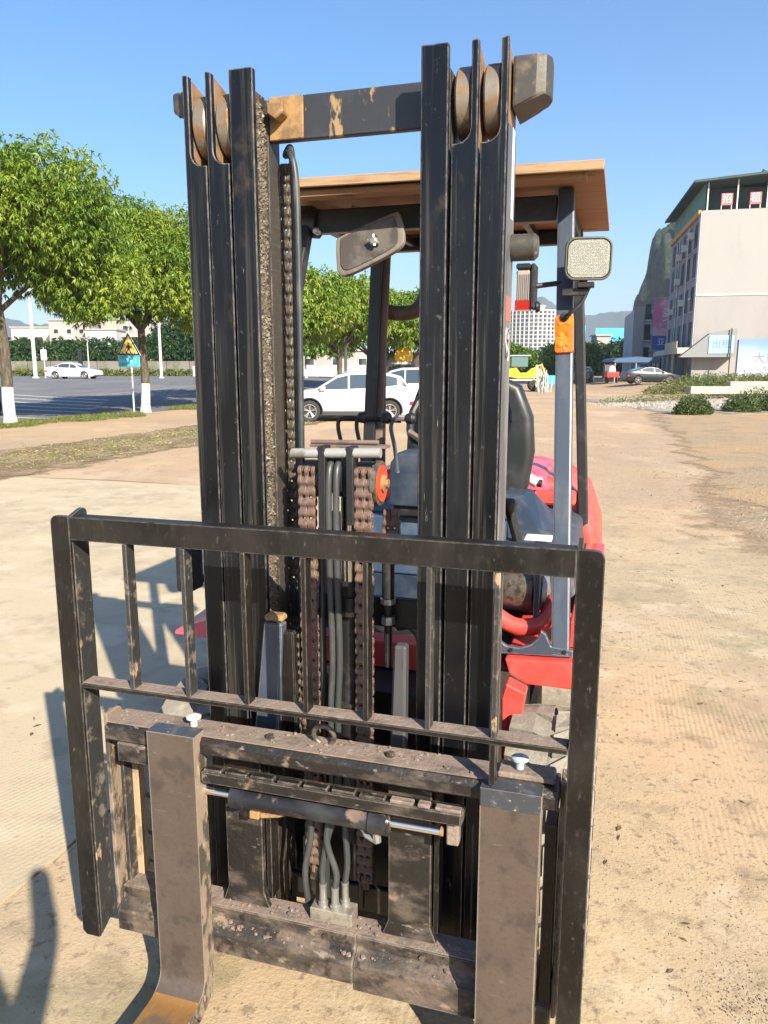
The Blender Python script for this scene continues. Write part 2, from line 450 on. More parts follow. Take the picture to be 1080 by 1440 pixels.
# ================================================================== GROUND SHEETS
def grid_sheet(name, m, us, vs_, off, jitter=0.0, zfun=None, street=True, fade=2.0):
    verts = []; faces = []
    nu, nv = len(us), len(vs_)
    for j, v in enumerate(vs_):
        for i, u in enumerate(us):
            uu, vv = u, v
            if jitter and (i in (0, nu - 1)):
                uu += jitter * (noise.noise(Vector((v * 0.15, i * 3.1, 0.5))) + 0.35 * noise.noise(Vector((v * 1.4, i * 7.7, 2.5))))
            if jitter and (j in (0, nv - 1)):
                vv += jitter * (noise.noise(Vector((u * 0.35, j * 3.1, 7.5))) + 0.5 * noise.noise(Vector((u * 1.3, j * 2.2, 9.5))))
            p = SW(uu, vv) if street else Vector((uu, vv, 0))
            z = terrain(p.x, p.y) + off
            verts.append((p.x, p.y, z))
    for j in range(nv - 1):
        for i in range(nu - 1):
            a = j * nu + i
            faces.append((a, a + 1, a + nu + 1, a + nu))
    me = bpy.data.meshes.new(name); me.from_pydata(verts, [], faces); me.materials.append(m)
    me.polygons.foreach_set('use_smooth', [True] * len(faces))
    at = me.attributes.new('edge', 'FLOAT', 'POINT')
    at.data.foreach_set('value', [min(1.0, min(i, nu - 1 - i, j, nv - 1 - j) / fade) for j in range(nv) for i in range(nu)])
    o = bpy.data.objects.new(name, me); COL.objects.link(o)
    return structure(o)
def lin(a, b, n): return [a + (b - a) * k / n for k in range(n + 1)]

def ground_mat(name, base, layers, bump, bscale, bdist, grooves=None, grit=True, rough=0.95):
    m = mat(name, base, rough, layers=layers, bump=0, world_space=True, spec=0.15)
    nt = m.node_tree; N, Lk = nt.nodes, nt.links
    b = N['Principled BSDF']
    geo = N.new('ShaderNodeNewGeometry')
    nz = N.new('ShaderNodeTexNoise'); nz.inputs['Scale'].default_value = bscale; nz.inputs['Detail'].default_value = 9; nz.inputs['Roughness'].default_value = 0.66
    Lk.new(geo.outputs['Position'], nz.inputs['Vector'])
    h = nz.outputs[0]
    if grooves:
        ang, sc, st = grooves
        mp = N.new('ShaderNodeMapping'); mp.inputs['Rotation'].default_value = (0, 0, ang)
        Lk.new(geo.outputs['Position'], mp.inputs[0])
        wv = N.new('ShaderNodeTexWave'); wv.bands_direction = 'X'; wv.inputs['Scale'].default_value = sc
        wv.inputs['Distortion'].default_value = 1.1; wv.inputs['Detail'].default_value = 3; wv.inputs['Detail Scale'].default_value = 2.0; wv.inputs['Detail Roughness'].default_value = 0.7
        Lk.new(mp.outputs[0], wv.inputs['Vector'])
        # grooves survive only in patches
        pz = N.new('ShaderNodeTexNoise'); pz.inputs['Scale'].default_value = 0.9; pz.inputs['Detail'].default_value = 3
        Lk.new(geo.outputs['Position'], pz.inputs['Vector'])
        mr = N.new('ShaderNodeMapRange'); mr.inputs[1].default_value = 0.52; mr.inputs[2].default_value = 0.66; mr.inputs[3].default_value = 0.02; mr.inputs[4].default_value = st
        Lk.new(pz.outputs[0], mr.inputs[0])
        ml = N.new('ShaderNodeMath'); ml.operation = 'MULTIPLY'; Lk.new(wv.outputs['Fac'], ml.inputs[0]); Lk.new(mr.outputs[0], ml.inputs[1])
        ad = N.new('ShaderNodeMath'); ad.operation = 'ADD'; Lk.new(h, ad.inputs[0]); Lk.new(ml.outputs[0], ad.inputs[1])
        h = ad.outputs[0]
    bp = N.new('ShaderNodeBump'); bp.inputs['Strength'].default_value = bump; bp.inputs['Distance'].default_value = bdist
    Lk.new(h, bp.inputs['Height']); Lk.new(bp.outputs[0], b.inputs['Normal'])
    return m
def ragged(m, scale=1.6, lo=.25):
    """the layer thins out in noisy patches towards the border of its sheet"""
    nt = m.node_tree; N, Lk = nt.nodes, nt.links
    at = N.new('ShaderNodeAttribute'); at.attribute_name = 'edge'
    geo = N.new('ShaderNodeNewGeometry'); nz = N.new('ShaderNodeTexNoise'); nz.inputs['Scale'].default_value = scale; nz.inputs['Detail'].default_value = 8; nz.inputs['Roughness'].default_value = .65
    Lk.new(geo.outputs['Position'], nz.inputs['Vector'])
    ad = N.new('ShaderNodeMath'); ad.operation = 'MULTIPLY_ADD'; ad.inputs[1].default_value = .62; Lk.new(at.outputs['Fac'], ad.inputs[0]); Lk.new(nz.outputs[0], ad.inputs[2])
    mr = N.new('ShaderNodeMapRange'); mr.inputs[1].default_value = .60; mr.inputs[2].default_value = .76; Lk.new(ad.outputs[0], mr.inputs[0])
    Lk.new(mr.outputs[0], N['Principled BSDF'].inputs['Alpha'])
    return m
MG = {}
MG['slab'] = ground_mat('brushed dusty concrete', (0.43, 0.34, 0.225), [
    ((0.45, 0.32, 0.205), 0.28, 0.42, 0.60, None, None, 0.85),
    ((0.33, 0.265, 0.18), 1.3, 0.46, 0.66, None, None, 0.75),
    ((0.26, 0.23, 0.135), 1.9, 0.56, 0.70, None, None, 0.7),
    ((0.51, 0.43, 0.32), 3.1, 0.54, 0.70, None, None, 0.6),
    ((0.25, 0.20, 0.13), 5, 0.52, 0.68, None, None, 0.65),
    ((0.20, 0.15, 0.10), 24, 0.54, 0.66, None, None, 0.7),
    ((0.11, 0.085, 0.06), 80, 0.60, 0.70, None, None, 0.8),
    ((0.58, 0.52, 0.44), 140, 0.66, 0.74, None, None, 0.5)], 0.7, 75, 0.005, grooves=(R(16), 13.0, 0.30))
MG['slab2'] = ground_mat('cream brushed concrete', (0.455, 0.385, 0.27), [
    ((0.38, 0.305, 0.215), 0.8, 0.44, 0.66, None, None, 0.85),
    ((0.33, 0.275, 0.20), 4.2, 0.52, 0.68, None, None, 0.7),
    ((0.54, 0.46, 0.35), 3.4, 0.50, 0.68, None, None, 0.6),
    ((0.29, 0.235, 0.17), 30, 0.57, 0.72, None, None, 0.5),
    ((0.16, 0.13, 0.095), 90, 0.63, 0.72, None, None, 0.6)], 0.7, 75, 0.004, grooves=(R(38), 13.0, 0.30))
MG['pink'] = ground_mat('pinkish packed dirt over concrete', (0.43, 0.31, 0.20), [
    ((0.37, 0.28, 0.20), 0.22, 0.42, 0.60, None, None, 0.9),
    ((0.53, 0.40, 0.28), 0.55, 0.50, 0.68, (1, 0.5, 1), None, 0.7),
    ((0.34, 0.235, 0.15), 2.6, 0.52, 0.70, (1, 0.6, 1), None, 0.6),
    ((0.28, 0.20, 0.13), 16, 0.60, 0.72, None, None, 0.5)], 0.8, 9, 0.03)
MG['gravel'] = ground_mat('grey brown gravelly dirt', (0.36, 0.27, 0.18), [
    ((0.42, 0.29, 0.16), 0.45, 0.42, 0.62, None, None, 0.9),
    ((0.25, 0.215, 0.165), 1.7, 0.50, 0.66, None, None, 0.7),
    ((0.46, 0.42, 0.36), 26, 0.60, 0.70, None, None, 0.7),
    ((0.10, 0.085, 0.06), 40, 0.62, 0.72, None, None, 0.7)], 1.0, 14, 0.04)
MG['band'] = ground_mat('dry straw and dirt', (0.21, 0.155, 0.095), [
    ((0.36, 0.27, 0.17), 1.4, 0.44, 0.62, (1, .5, 1), None, 0.9),
    ((0.11, 0.09, 0.055), 9, 0.52, 0.66, None, None, 0.8),
    ((0.45, 0.37, 0.26), 30, 0.60, 0.70, None, None, 0.8)], 1.0, 12, 0.05)
MG['asphalt'] = ground_mat('grey asphalt', (0.145, 0.147, 0.158), [
    ((0.19, 0.19, 0.20), 0.25, 0.42, 0.62, None, None, 0.8),
    ((0.11, 0.112, 0.12), 1.2, 0.50, 0.68, (1, .3, 1), None, 0.6),
    ((0.20, 0.20, 0.20), 60, 0.60, 0.72, None, None, 0.5)], 0.6, 60, 0.01, rough=0.85)
MG['paint'] = mat('worn road paint', (0.46, 0.46, 0.45), 0.7, layers=[((0.16, 0.16, 0.165), 5, 0.46, 0.62, None, 0.8, 0.7)], world_space=True)
MG['earth'] = ground_mat('far dusty ground', (0.40, 0.285, 0.185), [
    ((0.24, 0.22, 0.11), 0.03, 0.45, 0.60, None, None, 0.6),
    ((0.30, 0.22, 0.15), 0.2, 0.45, 0.65, None, None, 0.6)], 0.8, 3, 0.05)

ragged(MG['gravel'], .9); ragged(MG['band'], 1.3)
MG['rubble'] = ragged(ground_mat('pale rubble ground', (0.36, 0.34, 0.30), [((0.24, 0.20, 0.15), 1.1, .45, .6, None, None, .9), ((0.52, 0.50, 0.46), 5, .54, .66, None, None, .8), ((0.12, 0.10, 0.07), 7, .6, .7, None, None, .8)], 1.0, 4, .15), 1.0)
# base sheet to the horizon (spacing widens with distance)
xs = sorted(set([round(s * x, 2) for s in (-1, 1) for x in list(lin(0, 60, 30)) + [75, 100, 150, 250, 450, 900, 2000, 4500]]))
ys = [-400, -80, -30, -12] + lin(-6, 110, 58) + [125, 150, 200, 300, 500, 900, 1800, 3200, 6000]
grid_sheet('ground', MG['earth'], xs, ys, -0.012, street=False)
# yard: packed dirt zone, brushed slabs near the truck, gravel zone on the right
grid_sheet('yard_dirt', MG['pink'], lin(-8.8, 30, 40), lin(8.4, 62, 56), -0.006, jitter=0.35)
def ragged_sheet(name, m, upoly, off):
    verts = [(SW(u, v, terrain(*SW(u, v).xy) + off)) for u, v in upoly]
    me = bpy.data.meshes.new(name); me.from_pydata([tuple(p) for p in verts], [], [tuple(range(len(verts)))]); me.materials.append(m)
    o = bpy.data.objects.new(name, me); COL.objects.link(o); return structure(o)
# each cast slab is a piece with its own edges and an open joint between
def slab_piece(u0, u1, v0, v1, m, seed):
    b = MB(); g = 0.008
    def edge(a, b_, n): return [(a[0] + (b_[0] - a[0]) * k / n, a[1] + (b_[1] - a[1]) * k / n) for k in range(n)]
    pts = edge((u0 + g, v0 + g), (u1 - g, v0 + g), 14) + edge((u1 - g, v0 + g), (u1 - g, v1 - g), 14) + edge((u1 - g, v1 - g), (u0 + g, v1 - g), 14) + edge((u0 + g, v1 - g), (u0 + g, v0 + g), 14)
    pp = [(u + 0.006 * noise.noise(Vector((u * 3, v * 3, seed))), v + 0.006 * noise.noise(Vector((v * 3, u * 3, seed + 9)))) for u, v in pts]
    poly = [SW(u, v).xy[:] for u, v in pp]
    b.prism(poly, -0.10, 0.0, 'z')
    o = b.build('concrete_slab', m, None)
    return o
slabs = bpy.data.objects.new('concrete_yard', None); COL.objects.link(slabs); structure(slabs)
k = 0
for (u0, u1) in ((-8.6, -4.9), (-4.9, -1.15), (-1.15, 2.6), (2.6, 6.4)):
    for (v0, v1) in ((-9.0, -4.6), (-4.6, -0.55), (-0.55, 3.22), (3.22, 8.45)):
        if u0 > 2 and v0 > 3: pass
        s = slab_piece(u0, u1, v0, v1, MG['slab2'] if (u1 < -1.0) else MG['slab'], k * 3.3); k += 1
        s.parent = slabs
grid_sheet('gravel_ground', MG['gravel'], lin(1.6, 30.9, 36), lin(6.0, 31, 32), 0.004, jitter=0.5)
grid_sheet('rubble_ground', MG['rubble'], lin(10.5, 30, 20), lin(30, 46, 16), 0.010, jitter=1.0, street=False, fade=2.5)
grid_sheet('dirt_verge', MG['band'], lin(-12.0, -8.2, 10), lin(-14, 62, 60), 0.006, jitter=0.4, fade=3.0)
grid_sheet('dirt_path', MG['pink'], lin(-17.6, -11.5, 6), lin(-14, 62, 60), 0.000, jitter=0.12)
# asphalt road and its crossing
grid_sheet('road', MG['asphalt'], lin(-75, -17.3, 34) , lin(-30, 95, 70), 0.004)
# painted markings: zebra bars and lane lines
def stripe(u0, v0, u1, v1, w, name='road_marking'):
    d = Vector((u1 - u0, v1 - v0)); n = max(2, int(d.length / 2)); d.normalize(); p = Vector((-d.y, d.x)) * w / 2
    vt = []; fc = []
    for q in range(n + 1):
        t = q / n; c = Vector((u0 + (u1 - u0) * t, v0 + (v1 - v0) * t))
        for s in (-1, 1):
            w_ = SW(c.x + s * p.x, c.y + s * p.y); vt.append((w_.x, w_.y, terrain(w_.x, w_.y) + 0.011))
    for q in range(n): fc.append((q * 2, q * 2 + 1, q * 2 + 3, q * 2 + 2))
    me = bpy.data.meshes.new(name); me.from_pydata(vt, [], fc); me.materials.append(MG['paint'])
    o = bpy.data.objects.new(name, me); COL.objects.link(o); structure(o)
def wstripe(x0, y0, x1, y1, w):
    def st(x, y):
        d_ = Vector((x, y, 0)) - FO; return d_.dot(FU), d_.dot(FV)
    a_, b_ = st(x0, y0), st(x1, y1); stripe(a_[0], a_[1], b_[0], b_[1], w)
for q in range(7): wstripe(-22.5 + q * .25, 45.5 - q * 2.3, -14.2 + q * .6, 40.0 - q * 2.3, 0.40)
stripe(-20.6, -10, -20.6, 13.5, 0.15); stripe(-24.2, -10, -24.2, 12, 0.12); stripe(-28, 34, -28, 60, 0.15); stripe(-23.5, 36, -23.5, 60, 0.12)

# ================================================================== LEAFY THINGS
def leaf_mat(name, dark, mid, light, rough=0.42):
    m = bpy.data.materials.new(name); m.use_nodes = True
    nt = m.node_tree; N, Lk = nt.nodes, nt.links; b = N['Principled BSDF']
    at = N.new('ShaderNodeAttribute'); at.attribute_name = 'tint'
    cr = N.new('ShaderNodeValToRGB'); e = cr.color_ramp.elements
    e[0].position = 0.0; e[0].color = rgb(dark); e[1].position = 1.0; e[1].color = rgb(light)
    x = e.new(0.5); x.color = rgb(mid)
    Lk.new(at.outputs['Fac'], cr.inputs[0]); Lk.new(cr.outputs[0], b.inputs['Base Color'])
    b.inputs['Roughness'].default_value = rough; b.inputs['Specular IOR Level'].default_value = 0.35
    tr = N.new('ShaderNodeBsdfTranslucent'); Lk.new(cr.outputs[0], tr.inputs[0])
    ms = N.new('ShaderNodeMixShader'); ms.inputs[0].default_value = 0.30
    out = N['Material Output']; Lk.new(b.outputs[0], ms.inputs[1]); Lk.new(tr.outputs[0], ms.inputs[2]); Lk.new(ms.outputs[0], out.inputs[0])
    return m
ML = {}
ML['mango'] = leaf_mat('glossy mango leaves', (0.055, 0.125, 0.014), (0.15, 0.245, 0.026), (0.29, 0.35, 0.05))
ML['hedge'] = leaf_mat('dark hedge leaves', (0.018, 0.048, 0.014), (0.035, 0.085, 0.022), (0.075, 0.13, 0.03))
ML['weed'] = leaf_mat('weed leaves', (0.035, 0.065, 0.015), (0.085, 0.125, 0.03), (0.22, 0.22, 0.08), 0.6)
ML['grass'] = leaf_mat('yellow green grass blades', (0.07, 0.10, 0.02), (0.15, 0.19, 0.04), (0.32, 0.29, 0.10), 0.6)  # random tints from green to straw yellow
M['bark'] = mat('dark rough bark', (0.075, 0.058, 0.042), 0.9, layers=[((0.15, 0.125, 0.095), 14, 0.46, 0.62, (1, 1, 0.25), 0.9, 0.8), ((0.03, 0.024, 0.018), 20, 0.56, 0.68, (1, 1, 0.3), 0.9, 0.8)], bump=1.0, bscale=28, bdist=0.03)
M['limewash'] = mat('whitewashed trunk base', (0.60, 0.59, 0.56), 0.85, layers=[((0.36, 0.31, 0.25), 8, 0.50, 0.64, (1, 1, 0.4), 0.9, 0.7)], bump=0.6, bscale=30, bdist=0.02)

def leaves_mesh(name, P, D, Nn, L, W, tint, m, droop=0.25):
    """P base points, D leaf direction, Nn leaf normal, L lengths, W widths: each leaf two bent quads"""
    P = np.asarray(P, float); n = len(P)
    D = D / np.linalg.norm(D, axis=1, keepdims=True)
    S = np.cross(D, Nn); S /= (np.linalg.norm(S, axis=1, keepdims=True) + 1e-9)
    L = L[:, None]; W = W[:, None]
    dn = np.array([[0, 0, -1.0]])
    mid = P + D * L * 0.5 + dn * L * droop * 0.12
    tip = P + D * L * 0.93 + dn * L * droop * 0.6
    V = np.empty((n, 6, 3))
    V[:, 0] = P - S * W * .12; V[:, 1] = P + S * W * .12
    V[:, 2] = mid + S * W * .5; V[:, 3] = mid - S * W * .5
    V[:, 4] = tip + S * W * .08; V[:, 5] = tip - S * W * .08
    base = (np.arange(n) * 6)[:, None]
    F = np.concatenate([base + np.array([[0, 1, 2, 3]]), base + np.array([[3, 2, 4, 5]])], axis=1).reshape(-1, 4)
    me = bpy.data.meshes.new(name)
    me.vertices.add(n * 6); me.vertices.foreach_set('co', V.reshape(-1))
    nf = n * 2
    me.loops.add(nf * 4); me.loops.foreach_set('vertex_index', F.reshape(-1).astype(np.int32))
    me.polygons.add(nf); me.polygons.foreach_set('loop_start', (np.arange(nf) * 4).astype(np.int32))
    me.update(calc_edges=True)
    a = me.attributes.new('tint', 'FLOAT', 'FACE'); a.data.foreach_set('value', np.repeat(tint, 2).astype(np.float32))
    me.materials.append(m)
    return me
def unit(v): return v / (np.linalg.norm(v, axis=1, keepdims=True) + 1e-9)
def crown_mesh(name, lobes, nwh, per, leaf, width, m, seed, warm=0.5, hang=0.35):
    """whorls of drooping leaves over overlapping lobes; lobes: (centre, radius)"""
    g = np.random.default_rng(seed)
    c = np.array([l[0] for l in lobes]); r = np.array([l[1] for l in lobes])
    pick = g.choice(len(lobes), nwh, p=(r ** 2) / (r ** 2).sum())
    d = unit(g.normal(size=(nwh, 3)))
    rad = r[pick] * (0.74 + 0.30 * g.random(nwh) ** 0.5) * (1 + 0.10 * g.normal(size=nwh))
    inner = g.random(nwh) < 0.38
    rad[inner] *= g.random(inner.sum()) * 0.6 + 0.35
    P = c[pick] + d * rad[:, None] * np.array([[1, 1, 0.86]])
    # drop whorls deep inside other lobes
    keep = np.ones(nwh, bool)
    for k in range(len(lobes)):
        q = (P - c[k]) / r[k]
        keep &= ~((np.linalg.norm(q, axis=1) < 0.55) & ~inner)
    P = P[keep]; d = d[keep]; n = len(P)
    wt = g.normal(0.0, 0.13, n) + warm + 0.22 * np.sin(P[:, 0] * 1.3 + seed) * np.sin(P[:, 2] * 1.7 + 1)
    PP = np.repeat(P, per, axis=0); DD = np.repeat(d, per, axis=0)
    rd = unit(g.normal(size=(n * per, 3)))
    LD = unit(DD * 0.55 + rd * 0.85 + np.array([[0, 0, -hang]]))
    NN = unit(np.array([[0, 0, 1.0]]) + 0.7 * g.normal(size=(n * per, 3)))
    tint = np.clip(np.repeat(wt, per) + g.normal(0, 0.15, n * per), 0, 1)
    L = leaf * g.uniform(0.7, 1.25, n * per); W = width * g.uniform(0.8, 1.2, n * per)
    return leaves_mesh(name, PP, LD, NN, L, W, tint, m, droop=0.5)
def tree(label, x, y, h, rad, seed, nwh=2600, per=9, leaf=0.24, width=0.062, trunk_r=0.15, white=1.15, fork_z=2.6, group=None, warm=0.5, crown_bottom=3.1, cat='tree'):
    g = random.Random(seed)
    z0 = terrain(x, y)
    t = thing('mango_tree', label, cat, (x, y, z0), 0, group)
    b = MB()
    lean = g.uniform(-.15, .15)
    def r_at(z): return trunk_r * (1.25 - 0.32 * min(1, z / fork_z)) + (0.05 * max(0, 1 - z / .25))
    zs = [-.1, 0, .1, .3, .6, .9, white] if white else [-.1, 0, .2, .6, 1.0]
    path = lambda z: Vector((lean * (z / fork_z) ** 2 + .03 * math.sin(z * 2 + seed), .03 * math.cos(z * 2.3 + seed), z))
    if white:
        b.tube([path(z) for z in zs], [r_at(max(z, 0)) for z in zs], 14); b.build('whitewashed_base', M['limewash'], t, smooth=True, angle=80)
        zs2 = [white, white + .4, fork_z * .7, fork_z]
    else:
        zs2 = zs + [1.6, fork_z]
    b = MB(); b.tube([path(z) + Vector((0, 0, .001)) for z in zs2], [r_at(z) * .985 for z in zs2], 14)
    top = path(fork_z)
    nl = 6
    for k in range(nl):
        a = 2 * math.pi * k / nl + g.uniform(-.3, .3); el = g.uniform(.5, 1.1)
        ln = rad * g.uniform(.6, .8)
        p1 = top + Vector((math.cos(a) * ln * .35, math.sin(a) * ln * .35, el * .9))
        p2 = top + Vector((math.cos(a) * ln * .75, math.sin(a) * ln * .75, el * 2.0))
        p3 = top + Vector((math.cos(a) * ln * 1.1, math.sin(a) * ln * 1.1, el * 2.9))
        b.tube(smoothpath([top - Vector((0, 0, .2)), p1, p2, p3], 4), [trunk_r * .62 * (1 - .075 * q) for q in range(13)], 8)
        for s in (-.5, .5):
            p4 = p2 + Vector((math.cos(a + s) * ln * .5, math.sin(a + s) * ln * .5, .7))
            b.tube([p1 * .3 + p2 * .7, p4], [trunk_r * .28, trunk_r * .12], 6)
    b.build('trunk', M['bark'], t, smooth=True, angle=80)
    lobes = []
    cz = (crown_bottom + h) / 2; hz = (h - crown_bottom) / 2
    lobes.append(((0, 0, cz), min(rad * .74, hz * 1.0)))
    n1 = 9
    for k in range(n1):
        a = 2 * math.pi * k / n1 + g.uniform(-.25, .25)
        rr = rad * g.uniform(.34, .44); dz = g.uniform(-.45, .35) * hz
        rd = (rad - rr) * g.uniform(.9, 1.02)
        lobes.append(((math.cos(a) * rd, math.sin(a) * rd, cz + dz - hz * .1), rr))
    for k in range(5):
        a = 2 * math.pi * k / 5 + g.uniform(-.3, .3); rr = rad * g.uniform(.3, .42)
        lobes.append(((math.cos(a) * rad * .4, math.sin(a) * rad * .4, h - rr * .86 - g.uniform(0, .3)), rr))
    lobes.append(((0, 0, h - rad * .38), rad * .38))
    me = crown_mesh('crown', lobes, nwh, per, leaf, width, ML['mango'], seed, warm=warm)
    o = bpy.data.objects.new('crown', me); COL.objects.link(o); o.parent = t
    return t
GT = 'mango trees in a row along the road'
tree('nearest mango tree, whitewashed trunk base, at the left edge beside the road', -11.6, 24.0, 8.0, 4.3, 3, nwh=21000, per=9, leaf=.155, width=.042, group=GT, warm=0.52, crown_bottom=3.75, fork_z=3.6)
tree('second mango tree of the row, standing right behind the crossing sign', -9.55, 31.1, 7.95, 3.75, 11, nwh=16000, per=9, leaf=.17, width=.046, group=GT, warm=0.60, crown_bottom=3.3, fork_z=3.4)
tree('mango tree hidden mostly behind the left mast rails', -7.35, 38.0, 7.8, 3.6, 17, nwh=1800, leaf=.30, width=.085, group=GT)
tree('mango tree whose crown shows just right of the long black mast hose', -5.1, 45.0, 7.4, 3.7, 23, nwh=5200, per=8, leaf=.26, width=.075, group=GT, warm=.6)
tree('mango tree whose thin trunk rises behind the roof of the white crossover car', -2.95, 51.9, 7.5, 3.8, 29, nwh=5200, per=8, leaf=.27, width=.08, group=GT, warm=.6)
tree('mango tree with crown behind the rear guard leg and exhaust pipe', -0.8, 58.8, 7.3, 3.8, 31, nwh=4000, per=8, leaf=.29, width=.09, group=GT, warm=.45)
tree('mango tree at the far end of the row, seen left of the right mast rails', 2.2, 64.0, 8.0, 4.2, 37, nwh=4000, per=8, leaf=.31, width=.10, group=GT, warm=.35)
# smaller young trees across the road behind
GY = 'young trees across the far road'
for k, (x, y, lb) in enumerate(((-8.2, 82, 'small round young tree far across the road, left one between the mast rails'), (-5.2, 88, 'small round young tree far across the road, right one, left of the trunk'))):
    tree(lb, x, y, 5.4, 2.3, 40 + k, nwh=900, per=7, leaf=.34, width=.12, trunk_r=.09, white=.9, fork_z=2.3, group=GY, warm=.3, crown_bottom=2.2)

def clump(name, m, pts, h, n, leaf, width, seed, warm=.5, up=0.9):
    """ground hugging leaves: pts = list of (x, y, radius)"""
    g = np.random.default_rng(seed)
    A = np.array(pts); w = A[:, 2] ** 2
    pk = g.choice(len(A), n, p=w / w.sum())
    an = g.random(n) * 2 * np.pi; rr = A[pk, 2] * np.sqrt(g.random(n))
    x = A[pk, 0] + np.cos(an) * rr; y = A[pk, 1] + np.sin(an) * rr
    hh = h * g.random(n) * (1 - (rr / A[pk, 2]) ** 2 * .8)
    z = np.array([terrain(a, b_) for a, b_ in zip(x, y)]) + hh
    P = np.stack([x, y, z], 1)
    D = unit(g.normal(size=(n, 3)) * np.array([[1, 1, .5]]) + np.array([[0, 0, up]]))
    Nn = unit(g.normal(size=(n, 3)))
    tint = np.clip(g.normal(warm, .22, n), 0, 1)
    me = leaves_mesh(name, P, D, Nn, leaf * g.uniform(.6, 1.3, n), width * g.uniform(.7, 1.3, n), tint, m, droop=.3)
    o = bpy.data.objects.new(name, me); COL.objects.link(o); return o
# grass patches round the trunks and along the verge
def along(u0, v0, u1, v1, n, r, j=.25):
    out = []
    for k in range(n):
        t = k / max(1, n - 1); p = SW(u0 + (u1 - u0) * t + random.uniform(-j, j), v0 + (v1 - v0) * t + random.uniform(-j, j)); out.append((p.x, p.y, r * random.uniform(.6, 1.2)))
    return out
gr = clump('grass_verge', ML['grass'], along(-17.3, 18.5, -17.1, 24, 14, .55) + along(-16.9, 16, -16.4, 23, 10, .5), .10, 16000, .12, .012, 5, warm=.45)
gr['label'] = 'patch of short yellow green grass at the foot of the nearest tree'; gr['category'] = 'grass'; gr['kind'] = 'stuff'
gr = clump('grass_verge', ML['grass'], along(-17.4, 27.5, -17.1, 33, 12, .55) + along(-16.6, 28, -16.4, 31, 6, .45), .10, 12000, .13, .014, 6, warm=.5)
gr['label'] = 'patch of short grass round the second trunk and the sign post'; gr['category'] = 'grass'; gr['kind'] = 'stuff'
st_ = clump('straw_litter', ML['grass'], along(-10.2, 4, -10.2, 40, 60, 1.3, .5), .02, 14000, .09, .02, 8, warm=.85, up=.15)
st_['label'] = 'dry straw and leaf litter lying along the dirt verge'; st_['category'] = 'litter'; st_['kind'] = 'stuff'
# grit, pebbles and crumbs on the slabs
def pebbles(name, label, cat, areas, n, r0, r1, m, seed):
    g = random.Random(seed); b = MB()
    for k in range(n):
        a = g.choice(areas); 
        x = g.gauss(a[0], a[2]); y = g.gauss(a[1], a[3]); r = r0 + (r1 - r0) * g.random() ** 3
        z = terrain(x, y) + (a[4] if len(a) > 4 else 0)
        ph = g.uniform(0, 3); h = r * g.uniform(.5, 1.1)
        i = len(b.v)
        for q in range(4): b.v.append((x + math.cos(ph + q * 1.57) * r * g.uniform(.7, 1.3), y + math.sin(ph + q * 1.57) * r * g.uniform(.7, 1.3), z - .001))
        b.v.append((x + g.uniform(-.3, .3) * r, y + g.uniform(-.3, .3) * r, z + h))
        for q in range(4): b.f.append((i + q, i + (q + 1) % 4, i + 4)); b.mi.append(0)
    o = b.build(name, m, None); tag(o, label, cat); o['kind'] = 'stuff'; return o
M['peb'] = mat('grey brown grit', (0.16, 0.12, 0.085), 0.95, layers=[((0.40, 0.35, 0.28), 14, 0.52, 0.62, None, .95, .9)], world_space=True)
M['pebpale'] = mat('pale rubble', (0.33, 0.30, 0.26), 0.9, layers=[((0.22, 0.19, 0.15), 4, 0.48, 0.62, None, .95, .8)], world_space=True)
pebbles('grit', 'loose dark grit and crumbs scattered on the concrete at the lower right', 'grit',
        [(1.05, 1.65, .10, .16), (1.0, 2.3, .18, .3), (1.0, 1.7, .10, .14), (.95, 1.75, .08, .12), (1.3, 1.9, .25, .4), (1.2, 2.9, .35, .5), (1.3, 4.0, .6, .8), (.8, 1.35, .12, .2)], 8500, .0008, .0052, M['peb'], 3)
pebbles('gravel', 'gravel and small stones on the dirt at the right edge', 'gravel', [(5.2, 9.5, .8, 1.6, .004), (7, 14, 2.0, 2.5, .004), (4.6, 8, .5, .8, .004), (9, 18, 3, 3, .004)], 2600, .004, .020, M['peb'], 4)
pebbles('grit', 'pebbles along the dirt verge on the left', 'grit', [tuple(SW(-10.2, v).xy) + (.8, 1.6, .008) for v in range(6, 40, 3)], 2400, .01, .03, M['peb'], 5)
pebbles('rubble', 'heap of pale broken rubble among the weeds at the right', 'rubble', [(13.5, 35.5, 1.1, 1.3), (16, 39, 1.5, 1.2), (19, 41, 1.8, 1.6), (12.3, 37.5, .9, 1.0), (21, 44, 2, 1.5)], 2600, .03, .13, M['pebpale'], 6)
# a few dead leaves and twigs
b = MB(); g = random.Random(12)
for k in range(70):
    x, y = g.choice([(1.05, 1.6, .25), (1.2, 2.4, .4), (1.6, 4.2, .8), (2.2, 6.2, 1.2), (-1.6, 3.2, .9)])[:2]; x += g.gauss(0, .28); y += g.gauss(0, .5)
    a = g.uniform(0, 6.28); L_ = g.uniform(.008, .028); w = L_ * g.uniform(.12, .45)
    ca, sa = math.cos(a), math.sin(a)
    b.quad([(x - ca * L_, y - sa * L_, .002), (x + sa * w, y - ca * w, .006), (x + ca * L_, y + sa * L_, .004), (x - sa * w, y + ca * w, .003)])
o = b.build('dead_leaves', mat('brown dead leaves', (0.11, 0.07, 0.035), 0.9), None); tag(o, 'dead leaves and twigs blown over the concrete', 'leaf litter'); o['kind'] = 'stuff'

